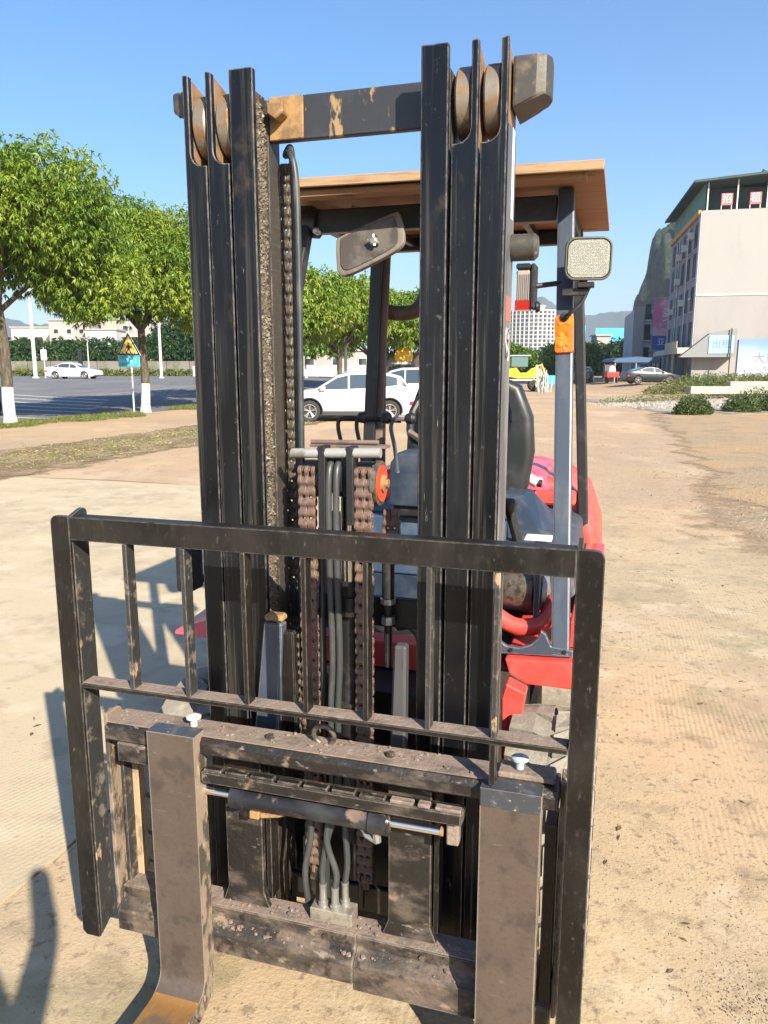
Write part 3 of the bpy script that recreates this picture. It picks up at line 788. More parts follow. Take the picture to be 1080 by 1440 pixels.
# shrubs and weeds on the right
for x, y, r, lb, n in ((11.8, 29.6, .7, 'low bushy green shrub beside the rubble, left one', 3200), (14.6, 31.6, .75, 'low bushy green shrub in the middle of the rubble', 2400), (16.6, 32.0, 1.0, 'spreading green shrub at the right edge of the frame', 3600), (17.0, 34.5, 1.4, 'taller shrub behind the spreading one at the right edge', 3200)):
    t = clump('shrub', ML['weed'], [(x, y, r), (x + r * .6, y + .3, r * .7), (x - r * .5, y - .2, r * .6)], 1.0 if r > .9 else .75, n, .13, .045, int(x * 10), warm=.3)
    tag(t, lb, 'shrub', 'shrubs among the rubble')
wd = clump('weeds', ML['weed'], [(19 + k * 1.6, 52 + k * .5, 1.6) for k in range(12)] + [(24 + k * 1.2, 60 + k * .2, 1.7) for k in range(12)], 1.0, 15000, .34, .06, 77, warm=.62)
tag(wd, 'bank of yellow green weeds in front of the tall building', 'weeds'); wd['kind'] = 'stuff'
wd = clump('weeds', ML['weed'], [(12 + k * 1.1, 40 + k * .9, .9) for k in range(12)] + [(19.8 + k * .8, 57 + k * .3, .8) for k in range(10)], .35, 3200, .2, .04, 78, warm=.75)
tag(wd, 'dry weeds along the edge of the dirt lot', 'weeds'); wd['kind'] = 'stuff'
# low concrete ledge in the weeds
b = MB(); b.box(17.6, 26.5, 44.6, 45.3, 0.30, 0.74); b.box(21.0, 27.5, 47.2, 47.9, .5, .98)
tag(b.build('low_wall', mat('pale weathered kerb stone', (0.36, 0.34, 0.30), .9, layers=[((0.33, 0.30, 0.25), 2, .48, .64, None, .9, .8)], world_space=True), None, bevel=.03), 'long pale concrete ledge lying across the weeds at the right', 'ledge')
# ================================================================== FORKLIFT (x across, y backwards, z up; front of the backrest is y = 0)
FL = thing('forklift', 'red forklift truck with a tall black triple mast, forks and backrest facing the camera', 'forklift', FO, YAW)
MC = 0.008          # centre line of the mast

# ---- load backrest
def rounded_post(sgn):
    b = MB()
    uo, ui = sgn * 0.645, sgn * 0.592
    poly = [(ui, 0.195), (uo - sgn * 0.012, 0.195), (uo, 0.207)]
    poly += [(uo - sgn * (0.018 - 0.018 * math.cos(R(a))), 1.318 + 0.018 * math.sin(R(a))) for a in (0, 30, 60, 90)]
    poly += [(ui, 1.336)]
    if sgn < 0: poly = poly[::-1]
    b.prism(poly, 0.0, 0.009, 'y')
    return b
for sgn in (-1, 1):
    rest_post = rounded_post(sgn).build('backrest_post', M['rest'], FL, bevel=0.0015)
    b = MB()
    # the rearward flank plate, its top a rounded ear standing a little above the front plate
    a, c_ = (0.592, 0.602) if sgn > 0 else (-0.602, -0.592)
    b.prism([(0.0105, 0.197), (0.068, 0.23), (0.070, 1.335)] + [(0.052 + 0.018 * math.cos(R(t)), 1.335 + 0.013 * math.sin(R(t))) for t in (30, 60, 90, 130)] + [(0.0105, 1.334)], a, c_, 'x')
    b.build('post_flank', M['restdirty'], rest_post, bevel=0.001)
tb = MB()
tb.box(-0.5905, 0.5905, 0.0, 0.009, 1.277, 1.334)
tb.build('backrest_top_bar', M['rest'], FL, bevel=0.0015)
tb = MB(); tb.box(-0.590, 0.590, 0.0105, 0.048, 1.324, 1.333)
tb.build('backrest_top_flange', M['rest'], FL, bevel=0.001)
for u in (-0.448, -0.294, -0.141, 0.006, 0.149, 0.289, 0.432):
    b = MB()
    b.box(u, u + 0.0115, 0.0005, 0.034, 0.915, 1.2765)
    b.build('backrest_bar', M['restdirty'] if abs(u) > 0.2 else M['rest'], FL, bevel=0.0012)
b = MB(); b.box(0.430, 0.443, 0.004, 0.034, 0.806, 0.900); b.build('backrest_bar', M['rest'], FL, bevel=0.001)
b = MB(); b.box(-0.5905, 0.5905, 0.0, 0.050, 0.901, 0.913)
b.build('backrest_lower_bar', [M['rest']], FL, bevel=0.0015)
b = MB(); b.box(-0.588, 0.588, 0.003, 0.046, 0.9135, 0.9150)
b.build('dust_film', M['dusttop'], FL)

# ---- carriage
cg = MB()
cg.prism([(0.026, 0.758), (0.026, 0.785), (0.036, 0.797), (0.118, 0.797), (0.118, 0.735), (0.06, 0.735)], -0.552, 0.575, 'x')
upper = cg.build('carriage_upper_beam', M['carriage'], FL, bevel=0.002)
b = MB(); b.prism([(0.038, -0.549), (0.116, -0.549), (0.116, 0.572), (0.034, 0.572)][::1], 0, 1, 'z')
b = MB(); b.box(-0.549, 0.44, 0.038, 0.1165, 0.7975, 0.8005)
b.build('dust_film', M['dusttop'], upper)
b = MB()
for k in range(60):
    u = random.uniform(-0.54, 0.43); y = random.uniform(0.042, 0.112); r = random.uniform(0.002, 0.006)
    b.prism([(u + r * math.cos(t) * random.uniform(.6, 1.3), y + r * math.sin(t) * random.uniform(.6, 1.3)) for t in (0, 1.2, 2.4, 3.6, 4.9)], 0.8007, 0.8007 + r * 0.7, 'z')
o = b.build('dirt_crumb', M['dusttop'], upper); o['kind'] = 'stuff'
b = MB()
b.box(-0.52, -0.425, 0.028, 0.062, 0.700, 0.752)
b.box(-0.27, 0.372, 0.028, 0.0595, 0.690, 0.716)
b.box(-0.27, 0.372, 0.008, 0.0275, 0.692, 0.722)
b.build('side_shift_bar', M['carriage'], FL, bevel=0.003)
for k, (a, c_) in enumerate([(-0.262, -0.215), (-0.205, -0.148), (-0.138, -0.078), (-0.068, -0.012), (-0.002, 0.058), (0.068, 0.125), (0.135, 0.196), (0.208, 0.262), (0.272, 0.300), (0.312, 0.370)]):
    b = MB(); b.box(a, c_, 0.0075, 0.0272, 0.7225, 0.7305 + 0.001 * (k % 3))
    b.build('locking_tooth', M['dusttop'] if k > 6 else M['carriage'], FL, bevel=0.002)
for s, uu in ((-1, (-0.589, -0.577)), (1, (0.577, 0.589))):
    b = MB(); b.box(uu[0], uu[1], 0.072, 0.135, 0.205, 0.80)
    b.build('carriage_side_plate', M['forkside'], FL, bevel=0.002)
b = MB(); b.box(-0.556, -0.530, 0.135, 0.165, 0.30, 0.735); b.xf(Matrix.Translation((-.010, 0, 0))); b.build('carriage_upright', M['tan'], FL, bevel=0.002)
b = MB(); b.box(-0.565, -0.5575, 0.10, 0.165, 0.30, 0.735); b.build('carriage_upright', M['restdirty'], FL, bevel=0.001)
b = MB(); b.box(0.548, 0.574, 0.06, 0.14, 0.06, 0.70); b.build('carriage_upright', M['rest'], FL, bevel=0.002)
for a, c_ in ((-0.262, -0.160), (0.176, 0.282)):
    b = MB()
    b.prism([(a - 0.016, 0.303), (a, 0.345), (a, 0.735), (c_, 0.735), (c_, 0.345), (c_ + 0.016, 0.303)][::-1], 0.106, 0.122, 'y')
    up = b.build('carriage_upright', M['carriage'], FL, bevel=0.0015)
    b = MB(); b.box(c_ + 0.004, c_ + 0.017, 0.1225, 0.165, 0.32, 0.735); b.build('stiffener', M['rest'], up, bevel=0.001)
lb = MB()
lb.prism([(0.052, 0.185), (0.052, 0.244), (0.082, 0.266), (0.082, 0.300), (0.150, 0.300), (0.150, 0.185)], -0.572, 0.10, 'x')
lb.prism([(0.052, 0.170), (0.052, 0.244), (0.082, 0.266), (0.082, 0.300), (0.150, 0.300), (0.150, 0.170)], 0.1005, 0.575, 'x')
lower = lb.build('carriage_lower_beam', M['lowerbeam'], FL, bevel=0.003)
b = MB(); b.box(-0.566, 0.57, 0.084, 0.148, 0.3005, 0.3025); b.build('dust_film', M['dusttop'], lower)
b = MB()
for k in range(170):
    u = random.uniform(-0.29, 0.36); y = random.uniform(0.088, 0.140)
    if random.random() < .75: u = random.choice([-.27, -.2, -.1, .13, .33]) + random.gauss(0, .025)
    u = max(-.3, min(.36, u)); r = 0.0012 + 0.0055 * random.random() ** 3
    z = 0.302 if random.random() < .6 else 0.303
    if random.random() < .3: y = random.uniform(0.060, 0.076); z = 0.247 + (y - .052) * .7
    b.prism([(u + r * math.cos(t) * random.uniform(.6, 1.3), y + r * math.sin(t) * random.uniform(.6, 1.3)) for t in (0, 1.2, 2.4, 3.6, 4.9)], z, z + r * random.uniform(.5, 1.2), 'z')
o = b.build('mud_crumb', M['dusttop'], lower); o['kind'] = 'stuff'
b = MB(); b.tube([(0.60 + 0.0, .1, .5), (0.60, .1, .51)], .001, 4)

# bolts on the beams
for u, y, z in ((-0.115, 0.075, 0.8), (0.19, 0.075, 0.8)):
    b = MB(); b.lathe([(0, .012), (.007, .012), (.009, .009)], (u, y, z), 'z', 6); b.build('bolt', M['dirtysteel'], upper)
for u, z in ((-0.30, 0.283), (0.02, 0.283), (0.27, 0.283)):
    b = MB(); b.lathe([(0, .008), (-.006, .008)], (u, 0.0815, z), 'y', 6); b.build('bolt', M['dirtysteel'], lower)

# ---- forks
def fork(uc, base_mats):
    w = 0.065
    prof = [(0.0, 0.812 if uc < 0 else 0.800), (0.0, 0.150)]
    # inner radius of the heel
    inner = [(-0.062 * (1 - math.cos(R(t))) , 0.150 - 0.052 * math.sin(R(t))) for t in (20, 40, 60, 75, 90)]
    outer = [(-1.05, 0.058)] + [(-0.03, 0.052)] + [(0.049 - 0.085 * (1 - math.cos(R(t))), 0.140 - 0.088 * math.sin(R(t))) for t in (90, 70, 50, 30, 12, 0)]
    pts = prof + inner + [(-1.07, 0.082)]
    top = prof[0][1]
    poly = pts + [(-1.07, 0.068)] + outer + [(0.049, top - 0.0)]
    b = MB(); n = len(poly)
    # front face + heel (material 0), sides (1), top (2), blade (3)
    for k in range(n):
        j = (k + 1) % n
        p, q = poly[k], poly[j]
        if k == 0: b.cur = 0
        elif k < 4: b.cur = 0
        elif k <= len(pts) - 2: b.cur = 3
        elif k == n - 1: b.cur = 2
        else: b.cur = 1
        if k == n - 1: b.cur = 2
        b.quad([(uc - w, p[0], p[1]), (uc + w, p[0], p[1]), (uc + w, q[0], q[1]), (uc - w, q[0], q[1])])
    b.cur = 1
    b.quad([(uc - w, p[0], p[1]) for p in poly]); b.quad([(uc + w, p[0], p[1]) for p in reversed(poly)])
    o = b.build('fork', base_mats, FL)
    bm = bmesh.new(); bm.from_mesh(o.data)
    bmesh.ops.remove_doubles(bm, verts=bm.verts, dist=1e-5)
    bmesh.ops.recalc_face_normals(bm, faces=bm.faces)
    es = [e for e in bm.edges if len(e.link_faces) == 2 and e.calc_face_angle(0) > R(50)]
    bmesh.ops.bevel(bm, geom=es, offset=0.005, segments=2, affect='EDGES', clamp_overlap=True)
    bm.to_mesh(o.data); bm.free()
    o.data.polygons.foreach_set('use_smooth', [True] * len(o.data.polygons)); o.data.set_sharp_from_angle(angle=R(40))
    return o
f1 = fork(-0.345, [M['fork'], M['forkside'], M['forktop'], M['blade']])
f2 = fork(0.478, [M['fork'], M['forkside'], M['forktop'], M['blade']])
b = MB(); b.box(0.414, 0.542, -0.0022, 0.0, 0.758, 0.7995); b.build('painted_tip', M['forktop'], f2, bevel=0.001)
for f, uc in ((f1, -0.345), (f2, 0.478)):
    b = MB(); b.box(uc - 0.055, uc + 0.055, 0.0495, 0.075, 0.700, 0.7345); b.build('fork_hook', M['forkside'], f, bevel=0.003)
for uc, mm in ((-0.325, 'whiteplastic'), (0.487, 'blueplastic')):
    b = MB(); b.lathe([(0, .009), (.019, .009), (.021, .019), (.026, .019), (.030, .012), (.031, .004)], (uc, 0.078, 0.801 if uc < 0 else 0.815), 'z', 20)
    b.build('fork_pin_cap', M[mm], FL, smooth=True, label='white round cap on the fork pin' if uc < 0 else 'pale blue round cap on the fork pin')
b = MB(); b.box(0.44, 0.565, 0.055, 0.116, 0.7975, 0.812); b.build('pin_seat', M['dusttop'], FL, bevel=0.004)

# ---- lifting eye
b = MB()
ring = [(0.022 + 0.026 * math.cos(R(t)), 0.085 - 0.006 * math.sin(R(t)), 0.822 + 0.026 * math.sin(R(t))) for t in range(-60, 241, 15)]
b.tube(ring, 0.0058, 10); b.build('lifting_eye', M['dirtysteel'], FL, smooth=True)

# ---- side shift cylinder
b = MB(); b.lathe([(-0.205, .020), (-0.203, .031), (-0.168, .031), (-0.166, .027), (0.150, .027), (0.152, .032), (0.196, .032), (0.198, .018)], (0, 0.045, 0.651), 'x', 28)
cyl = b.build('side_shift_cylinder', mat('worn blue black cylinder paint', (0.012, 0.013, 0.016), 0.35, layers=[((0.20, 0.13, 0.10), 16, 0.53, 0.62, (1, 1, 1), 0.7, 0.85), ((0.04, 0.042, 0.048), 8, 0.45, 0.66, (1, 1, 1), 0.4, 0.7)], bump=0.4), FL, smooth=True)
b = MB(); b.tube([(-0.285, 0.045, 0.651), (-0.206, 0.045, 0.651)], 0.0095, 16); b.build('rod', M['chrome'], cyl, smooth=True)
b = MB(); b.tube([(0.199, 0.045, 0.651), (0.318, 0.045, 0.651)], 0.0105, 16); b.build('rod', M['chrome'], cyl, smooth=True)
b = MB(); b.lathe([(0, .006), (0, .011), (.006, .011), (.007, .005)], (0.3185, 0.045, 0.651), 'x', 14); b.build('rod_end', M['ochre'], cyl)
b = MB(); b.box(0.334, 0.362, 0.030, 0.072, 0.628, 0.690); b.build('cylinder_bracket', M['dusttop'], cyl, bevel=0.003)
b = MB(); b.box(-0.155, -0.130, 0.030, 0.055, 0.604, 0.624); b.tube([(-0.130, .043, .610), (-0.085, .046, .618), (-.05, .06, .626)], .008, 8); b.build('hose_fitting', M['ochre'], cyl, bevel=0.002)
b = MB(); b.tube([(0.165, .045, .622), (0.168, .043, .596)], .010, 8); b.tube([(0.168, .043, .596), (0.14, .05, .602), (0.115, .07, .618)], .007, 8); b.build('hose_fitting', M['galv'], cyl, smooth=True)

# ---- hose block behind the lower beam
b = MB(); b.box(-0.030, 0.082, 0.100, 0.150, 0.3028, 0.338)
blk = b.build('hose_block', mat('dull pale block steel', (0.30, 0.27, 0.225), .5, metal=.4, layers=[((0.14, .12, .10), 30, .5, .64, None, .7, .7)], bump=.3), FL, bevel=0.002)
for (u, y) in ((0.000, 0.118), (0.035, 0.112), (0.052, 0.138)):
    b = MB(); b.lathe([(0, .013), (.012, .013), (.013, .010), (.050, .009), (.055, .010), (.062, .010), (.063, .006)], (u, y, 0.3382), 'z', 12)
    b.build('hose_fitting', M['galv'], blk, smooth=True)
for pts in ([(0.0, .118, .398), (0.0, .119, .45), (0.015, .13, .54), (0.045, .15, .62), (0.052, .165, .70)],
            [(0.035, .112, .398), (0.038, .114, .44), (0.012, .118, .52), (0.02, .135, .60), (0.035, .16, .70)],
            [(0.052, .138, .398), (0.058, .140, .46), (0.052, .145, .56), (0.060, .15, .64), (0.040, .17, .72)],
            [(-0.055, .150, .31), (-0.062, .150, .40), (-0.045, .155, .52), (-0.050, .16, .70)]):
    b = MB(); b.tube(smoothpath(pts, 6), 0.0082, 10); b.build('hydraulic_hose', M['greyhose'], FL, smooth=True)

# ---- mast rails
ZT = 2.352
def inner_rail(s):
    # s = +1: right rail; the web is on the outer side, the channel opens towards the middle
    b = MB(); ui, uo = MC + s * 0.200, MC + s * 0.2605
    lo, hi = min(ui, uo), max(ui, uo)
    b.cur = 0; b.box(lo, hi, 0.240, 0.258, 0.10, ZT + 0.012)
    wl, wh = (ui + 0.006, uo) if s > 0 else (uo, ui - 0.006)
    b.cur = 1; b.box(wl, wh, 0.2583, 0.318, 0.10, ZT - 0.03)
    b.cur = 2; b.box(lo, hi, 0.3183, 0.385, 0.10, ZT - 0.035)
    return b
def nested_rail(s, i):
    b = MB(); ui, uo = MC + s * (0.268 + 0.0625 * (i - 1)), MC + s * (0.3245 + 0.0625 * (i - 1))
    dv = 0.004 * i; tw = 0.015
    inn, out = ui, uo
    curve = []
    cr = 0.030
    for t in (0, 25, 50, 70, 90):
        # concave fillet from the flange top up the web strip
        curve.append((out - s * (tw + cr * (1 - math.sin(R(t)))), 2.162 + cr * (1 - math.cos(R(t)))))
    poly = [(out, 0.10), (inn, 0.10), (inn, 2.162)] + curve + [(out - s * tw, ZT + 0.012), (out, ZT + 0.015)]
    if s > 0: poly = poly[::-1]
    b.cur = 0; b.prism(poly, 0.240 + dv, 0.258 + dv, 'y')
    wl, wh = (out - tw, out) if s > 0 else (out, out + tw)
    b.cur = 3; b.prism([(0.2583 + dv, 0.10), (0.385, 0.10), (0.385, ZT - 0.06), (0.33, ZT - 0.01), (0.2583 + dv, ZT + 0.008)], wl, wh, 'x')
    b.cur = 0; b.box(min(ui, uo) + (0.0002 if s > 0 else tw + .0002), max(ui, uo) - (tw + .0002 if s > 0 else 0.0002), 0.367, 0.385, 0.10, 2.10)
    return b
RM = [M['mast'], M['mastdirty'], M['machined'], M['rollerside']]
for s in (-1, 1):
    r = inner_rail(s).build('inner_mast_rail', RM, FL, bevel=0.0018)
    for i in (1, 2):
        r = nested_rail(s, i).build('middle_mast_rail' if i == 1 else 'outer_mast_rail', RM, FL, bevel=0.0016)
        uc = MC + s * (0.265 + 0.0625 * (i - 1) + 0.0235)
        b = MB(); b.cur = 0
        b.lathe([(-.018, .030), (-.018, .072), (-.0135, .0765), (.0135, .0765), (.018, .072), (.018, .030)], (uc, 0.328, 2.262), 'x', 40)
        ro = b.build('chain_roller', M['roller'], FL, smooth=True)
        b = MB(); b.lathe([(-.0188, .055), (-.0182, .068), (.0182, .068), (.0188, .055)], (uc, 0.328, 2.262), 'x', 32); b.build('roller_face', M['rollerside'], ro)
        b = MB(); b.lathe([(-.022, .014), (.022, .014)], (uc, 0.328, 2.262), 'x', 12); b.build('axle_pin', M['dirtysteel'], ro)
    # thin plate on the outer rail: grazing sunlight painted as paler colour, with wear
    a = MC + s * 0.3875
    b = MB()
    lo, hi = (a, a + 0.0035) if s > 0 else (a - 0.0035, a)
    b.box(lo, hi, 0.262, 0.372, 0.10, 2.20)
    sp = b.build('sunlit_rail_flank', mat('sunlit scraped rail flank', (0.075, 0.08, 0.09), 0.40, layers=[((0.21, 0.195, 0.18), 7, 0.42, 0.62, (1, 1, 0.25), 0.5, 0.8), ((0.10, 0.08, 0.06), 16, 0.60, 0.70, (1, 1, 0.4), 0.6, 0.7)], bump=0.3), FL, bevel=0.001)
    # lug block at the mast head
    b = MB()
    u0, u1 = MC + s * 0.3915, MC + s * (0.472 if s > 0 else 0.45)
    yy = [(u0, 0.285), (u1 - s * 0.03, 0.285), (u1 - s * 0.01, 0.292), (u1, 0.315), (u1, 0.35), (u1 - s * 0.01, 0.38), (u1 - s * 0.035, 0.41), (u0, 0.42)]
    if s > 0: yy = yy[::-1]
    z0, z1 = (2.236, 2.340) if s > 0 else (2.282, 2.345)
    k0 = len(b.v)
    b.prism(yy, 0, 1, 'z')
    for k in range(k0, len(b.v)):
        x, y, z = b.v[k]
        top = z > 0.5
        zz = z1 if top else z0
        if not top and abs(x - u0) > 0.03: zz += 0.022
        b.v[k] = (x, y, zz)
    b.build('mast_head_lug', M['lug'], FL, bevel=0.006, seg=2)

# dried grease crumbs packed into the channel of the left inner rail
b = MB(); gg = random.Random(4)
for k in range(3600):
    y = gg.gauss(.288, .012) if k % 3 else gg.uniform(.262, .316); y = max(.261, min(.317, y)); z = gg.uniform(.75, 2.30); r = .0012 + .0045 * gg.random() ** 2
    x = MC - 0.206; i = len(b.v)
    for q in range(4): b.v.append((x - .0005, y + math.cos(q * 1.57 + k) * r, z + math.sin(q * 1.57 + k) * r * gg.uniform(1, 2.2)))
    b.v.append((x + r * gg.uniform(.7, 1.6), y + r * .2, z))
    for q in range(4): b.f.append((i + q, i + (q + 1) % 4, i + 4)); b.mi.append(0)
o = b.build('grease_crumb', mat('dried grease and grit', (0.075, 0.055, 0.035), .6, layers=[((0.24, 0.205, 0.16), 70, .57, .66, None, .5, .8), ((0.02, .016, .012), 40, .55, .62, None, .4, .9)]), FL); o['kind'] = 'stuff'
# ---- markings on the rail flank
b = MB(); b.box(MC + 0.3912, MC + 0.3916, 0.315, 0.348, 2.015, 2.205); st = b.build('rail_sticker', M['label'], FL)
b = MB(); b.box(MC + 0.3913, MC + 0.39165, 0.325, 0.333, 2.17, 2.19); b.box(MC + 0.3917, MC + 0.3918, 0.328, 0.335, 2.115, 2.135); b.build('sticker_print', M['inkdark'], st)
b = MB(); b.box(MC + 0.3912, MC + 0.3916, 0.285, 0.352, 1.79, 1.845); b.build('rail_sticker', mat('faded red sticker', (0.45, 0.12, 0.08), 0.6), FL, label='faded red sticker on the rail flank')
b = MB(); b.box(MC + 0.3912, MC + 0.3916, 0.285, 0.350, 1.70, 1.775); st = b.build('rail_sticker', mat('torn silver sticker', (0.45, 0.45, 0.46), 0.5, layers=[((0.03, 0.03, 0.03), 40, 0.48, 0.54, (1, 1, 1), 0.6, 1.0)]), FL, label='torn black and silver sticker')
# side tie cap on the outer rail
b = MB(); b.lathe([(0, .030), (.052, .030), (.060, .022)], (MC + 0.392, 0.345, 1.955), 'x', 16); b.build('tie_bar_cap', M['lug'], FL, smooth=True)

# ---- cross beams of the mast
b = MB(); b.box(MC - 0.199, MC + 0.199, 0.330, 0.352, 2.224, 2.324)
xb = b.build('mast_cross_beam', M['beam'], FL, bevel=0.003)
b = MB(); b.box(MC - 0.198, MC - 0.110, 0.322, 0.3295, 2.225, 2.323); b.build('beam_gusset', M['ochre'], xb, bevel=0.002)
b = MB(); b.prism([(-.030, 2.300), (.012, 2.300), (.012, 2.276), (-.010, 2.262), (-.030, 2.276)], 0.285, 0.3215, 'y')
b.xf(Matrix.Translation((MC - 0.158, 0, 0))); b.build('stop_lug', M['ochre'], xb, bevel=0.003)
b = MB()
for k in range(44):
    # embossed serial digits left illegible
    pass
for z in (0.55, 0.16):
    b = MB(); b.box(MC - 0.199, MC + 0.199, 0.34, 0.36, z, z + 0.08); b.build('mast_cross_beam', M['black'], FL, bevel=0.003)
b = MB(); b.box(MC - 0.199, MC + 0.199, 0.3865, 0.41, 1.00, 1.08); b.build('mast_cross_beam', M['black'], FL, bevel=0.003)

# ---- leaf chains: link plates alternate, every link a piece of its own
def link_mesh(odd):
    b = MB(); P = 0.0272
    h = P * 0.80
    outl = []
    for t in range(-60, 61, 20): outl.append((0.0125 * math.sin(R(90 - t)) * 0.92 + 0.0, P / 2 + 0.0125 * math.sin(R(t)) ))
    right = [(0.0115, P / 2 + .004), (0.0085, P / 2 + .0115), (0.0, P / 2 + .0145)]
    half = [(0.0, -P/2 - .0118), (0.0075, -P/2 - .0088), (0.0118, -P/2 - .002), (0.0108, -P/2 + .005), (0.0062, 0), (0.0108, P/2 - .005), (0.0118, P/2 + .002), (0.0075, P/2 + .0088), (0.0, P/2 + .0118)]
    poly = half + [(-a_, c_) for a_, c_ in reversed(half[1:-1])]
    slots = [(-0.0180, .0048), (0, .0048), (0.0180, .0048)] if odd else [(-0.0103, .0098), (0.0103, .0098)]
    for c, hw_ in slots:
        b.prism(poly, c - hw_, c + hw_, 'x')
    if odd:
        for z in (-P / 2, P / 2):
            b.lathe([(-.0245, .0042), (.0245, .0042)], (0, 0, z), 'x', 8)
    me_o = b.build('link', M['chain'], None, bevel=0.0022)
    me = me_o.data; bpy.data.objects.remove(me_o); return me
LK = [link_mesh(True), link_mesh(False)]
LK2 = [m_.copy() for m_ in LK]
for m_ in LK2: m_.materials[0] = M['sidechain']
def chain(u, y, z0, z1, meshes, label=None):
    b = MB(); b.box(u - .012, u + .012, y - .006, y + .006, z0 - 0.045, z0 - 0.005)
    root = b.build('lift_chain', M['dirtysteel'], FL, bevel=0.002, label=label)
    n = int((z1 - z0) / 0.0272)
    for k in range(n):
        o = bpy.data.objects.new('chain_link', meshes[k % 2]); COL.objects.link(o); o.parent = root
        o.location = (u + random.uniform(-.0008, .0008), y + random.uniform(-.001, .001), z0 + k * 0.0272)
        o.rotation_euler = (random.uniform(-.03, .03), random.uniform(-.02, .02), random.uniform(-.03, .03))
    return root
chain(-0.088, 0.275, 0.33, 1.455, LK)
chain(0.062, 0.275, 0.33, 1.455, LK)
chain(MC - 0.190, 0.412, 0.62, 2.20, LK2, label='greasy side chain beside the left rail')
chain(0.104, 0.375, 1.22, 1.34, LK, label='short chain behind the red pulley')

# ---- free lift head: bar, cheeks, pulley, hose guides
b = MB(); b.tube([(-0.125, 0.268, 1.474), (0.108, 0.268, 1.482)], 0.0125, 16); b.build('head_bar', mat('pale scuffed head bar', (0.36, 0.36, 0.35), 0.4, metal=0.3, layers=[((0.14, 0.13, 0.12), 16, 0.5, 0.62, None, 0.6, 0.8)]), FL, smooth=True)
b = MB(); b.tube([(-0.09, 0.31, 1.500), (0.09, 0.31, 1.503)], 0.006, 8); b.box(-.09, .11, .30, .345, 1.488, 1.495); b.build('head_plate', M['guardbrown'], FL, bevel=0.001)
for u in (-0.052, 0.022):
    b = MB(); b.box(u, u + 0.019, 0.255, 0.300, 1.30 if u > 0 else 1.22, 1.495); b.build('head_cheek', M['black'], FL, bevel=0.002)
for u in (-0.088, 0.062):
    b = MB(); b.lathe([(-.026, .048), (.026, .048)], (u, 0.325, 1.405), 'x', 28); b.build('chain_pulley', M['dirtysteel'], FL, smooth=True)
b = MB(); b.lathe([(-.007, .057), (.006, .057), (.007, .054)], (0.088, 0.318, 1.400), 'x', 36); pr = b.build('chain_pulley', M['dirtysteel'], FL, smooth=True)
b = MB(); b.lathe([(0, .046), (.0025, .046)], (0.0952, 0.318, 1.400), 'x', 32); b.build('pulley_face', M['pulleyred'], pr)
b = MB(); b.lathe([(0, .022), (.006, .022), (.010, .012), (.016, .011)], (0.0978, 0.318, 1.400), 'x', 18); b.build('pulley_hub', M['ochre'], pr, smooth=True)
for a0 in (90,):
    b = MB(); b.prism([(0.285, 1.44), (0.30, 1.475), (0.35, 1.475), (0.36, 1.44), (0.345, 1.41), (0.30, 1.41)], 0.090, 0.0905, 'x')
b = MB(); b.lathe([(-.014, .050), (.014, .050)], (-0.010, 0.315, 1.412), 'x', 28); b.build('hose_pulley', M['black'], FL, smooth=True)
for u in (-0.026, -0.006):
    pts = [(u, 0.385, 1.30), (u, 0.378, 1.42), (u, 0.335, 1.470), (u, 0.285, 1.455), (u, 0.262, 1.40), (u, 0.262, 1.2), (u + .004, 0.264, 0.95), (u - .002, 0.262, 0.78), (u, 0.26, 0.50)]
    b = MB(); b.tube(smoothpath(pts, 8), 0.0088, 12); b.build('hydraulic_hose', M['greyhose'], FL, smooth=True)
# lift cylinders
b = MB(); b.lathe([(0.40, .034), (1.05, .034), (1.052, .038), (1.10, .038), (1.102, .030), (1.14, .030)], (0.008, 0.325, 0), 'z', 24); ck = b.build('lift_cylinder', M['black'], FL, smooth=True)
b = MB(); b.lathe([(1.141, .024), (1.36, .024)], (0.008, 0.325, 0), 'z', 24); b.build('lift_rod', M['chrome'], ck, smooth=True)
for z in (1.052, 0.80):
    b = MB(); b.lathe([(0, .041), (.012, .041)], (0.008, 0.325, z), 'z', 24); b.build('collar', M['dirtysteel'], ck)
for s in (-1, 1):
    b = MB(); b.lathe([(0.12, .033), (1.9, .033), (1.902, .022), (2.2, .022)], (MC + s * 0.285, 0.435, 0), 'z', 20); b.build('lift_cylinder', M['black'], FL, smooth=True)
# long black tube left of centre and other lines
pts = [(-0.165, 0.36, 2.20), (-0.135, 0.32, 2.19), (-0.118, 0.31, 2.12), (-0.113, 0.305, 1.9), (-0.113, 0.30, 1.5), (-0.116, 0.305, 1.35)]
b = MB(); b.tube(smoothpath(pts, 8), 0.0085, 12); b.build('hydraulic_hose', M['rubberhose'], FL, smooth=True)
pts = [(-0.170, 0.375, 2.21), (-0.142, 0.34, 2.205), (-0.130, 0.325, 2.10), (-0.128, 0.32, 1.9), (-0.130, 0.32, 1.4), (-0.13, 0.32, 0.9)]
b = MB(); b.tube(smoothpath(pts, 8), 0.0085, 12); b.build('hydraulic_hose', M['rubberhose'], FL, smooth=True)
for u, y in ((-0.062, .30), (0.038, .31)):
    b = MB(); b.tube([(u, y, 0.2), (u, y, 1.28)], 0.009, 10); b.build('steel_pipe', M['rubberhose'], FL, smooth=True)
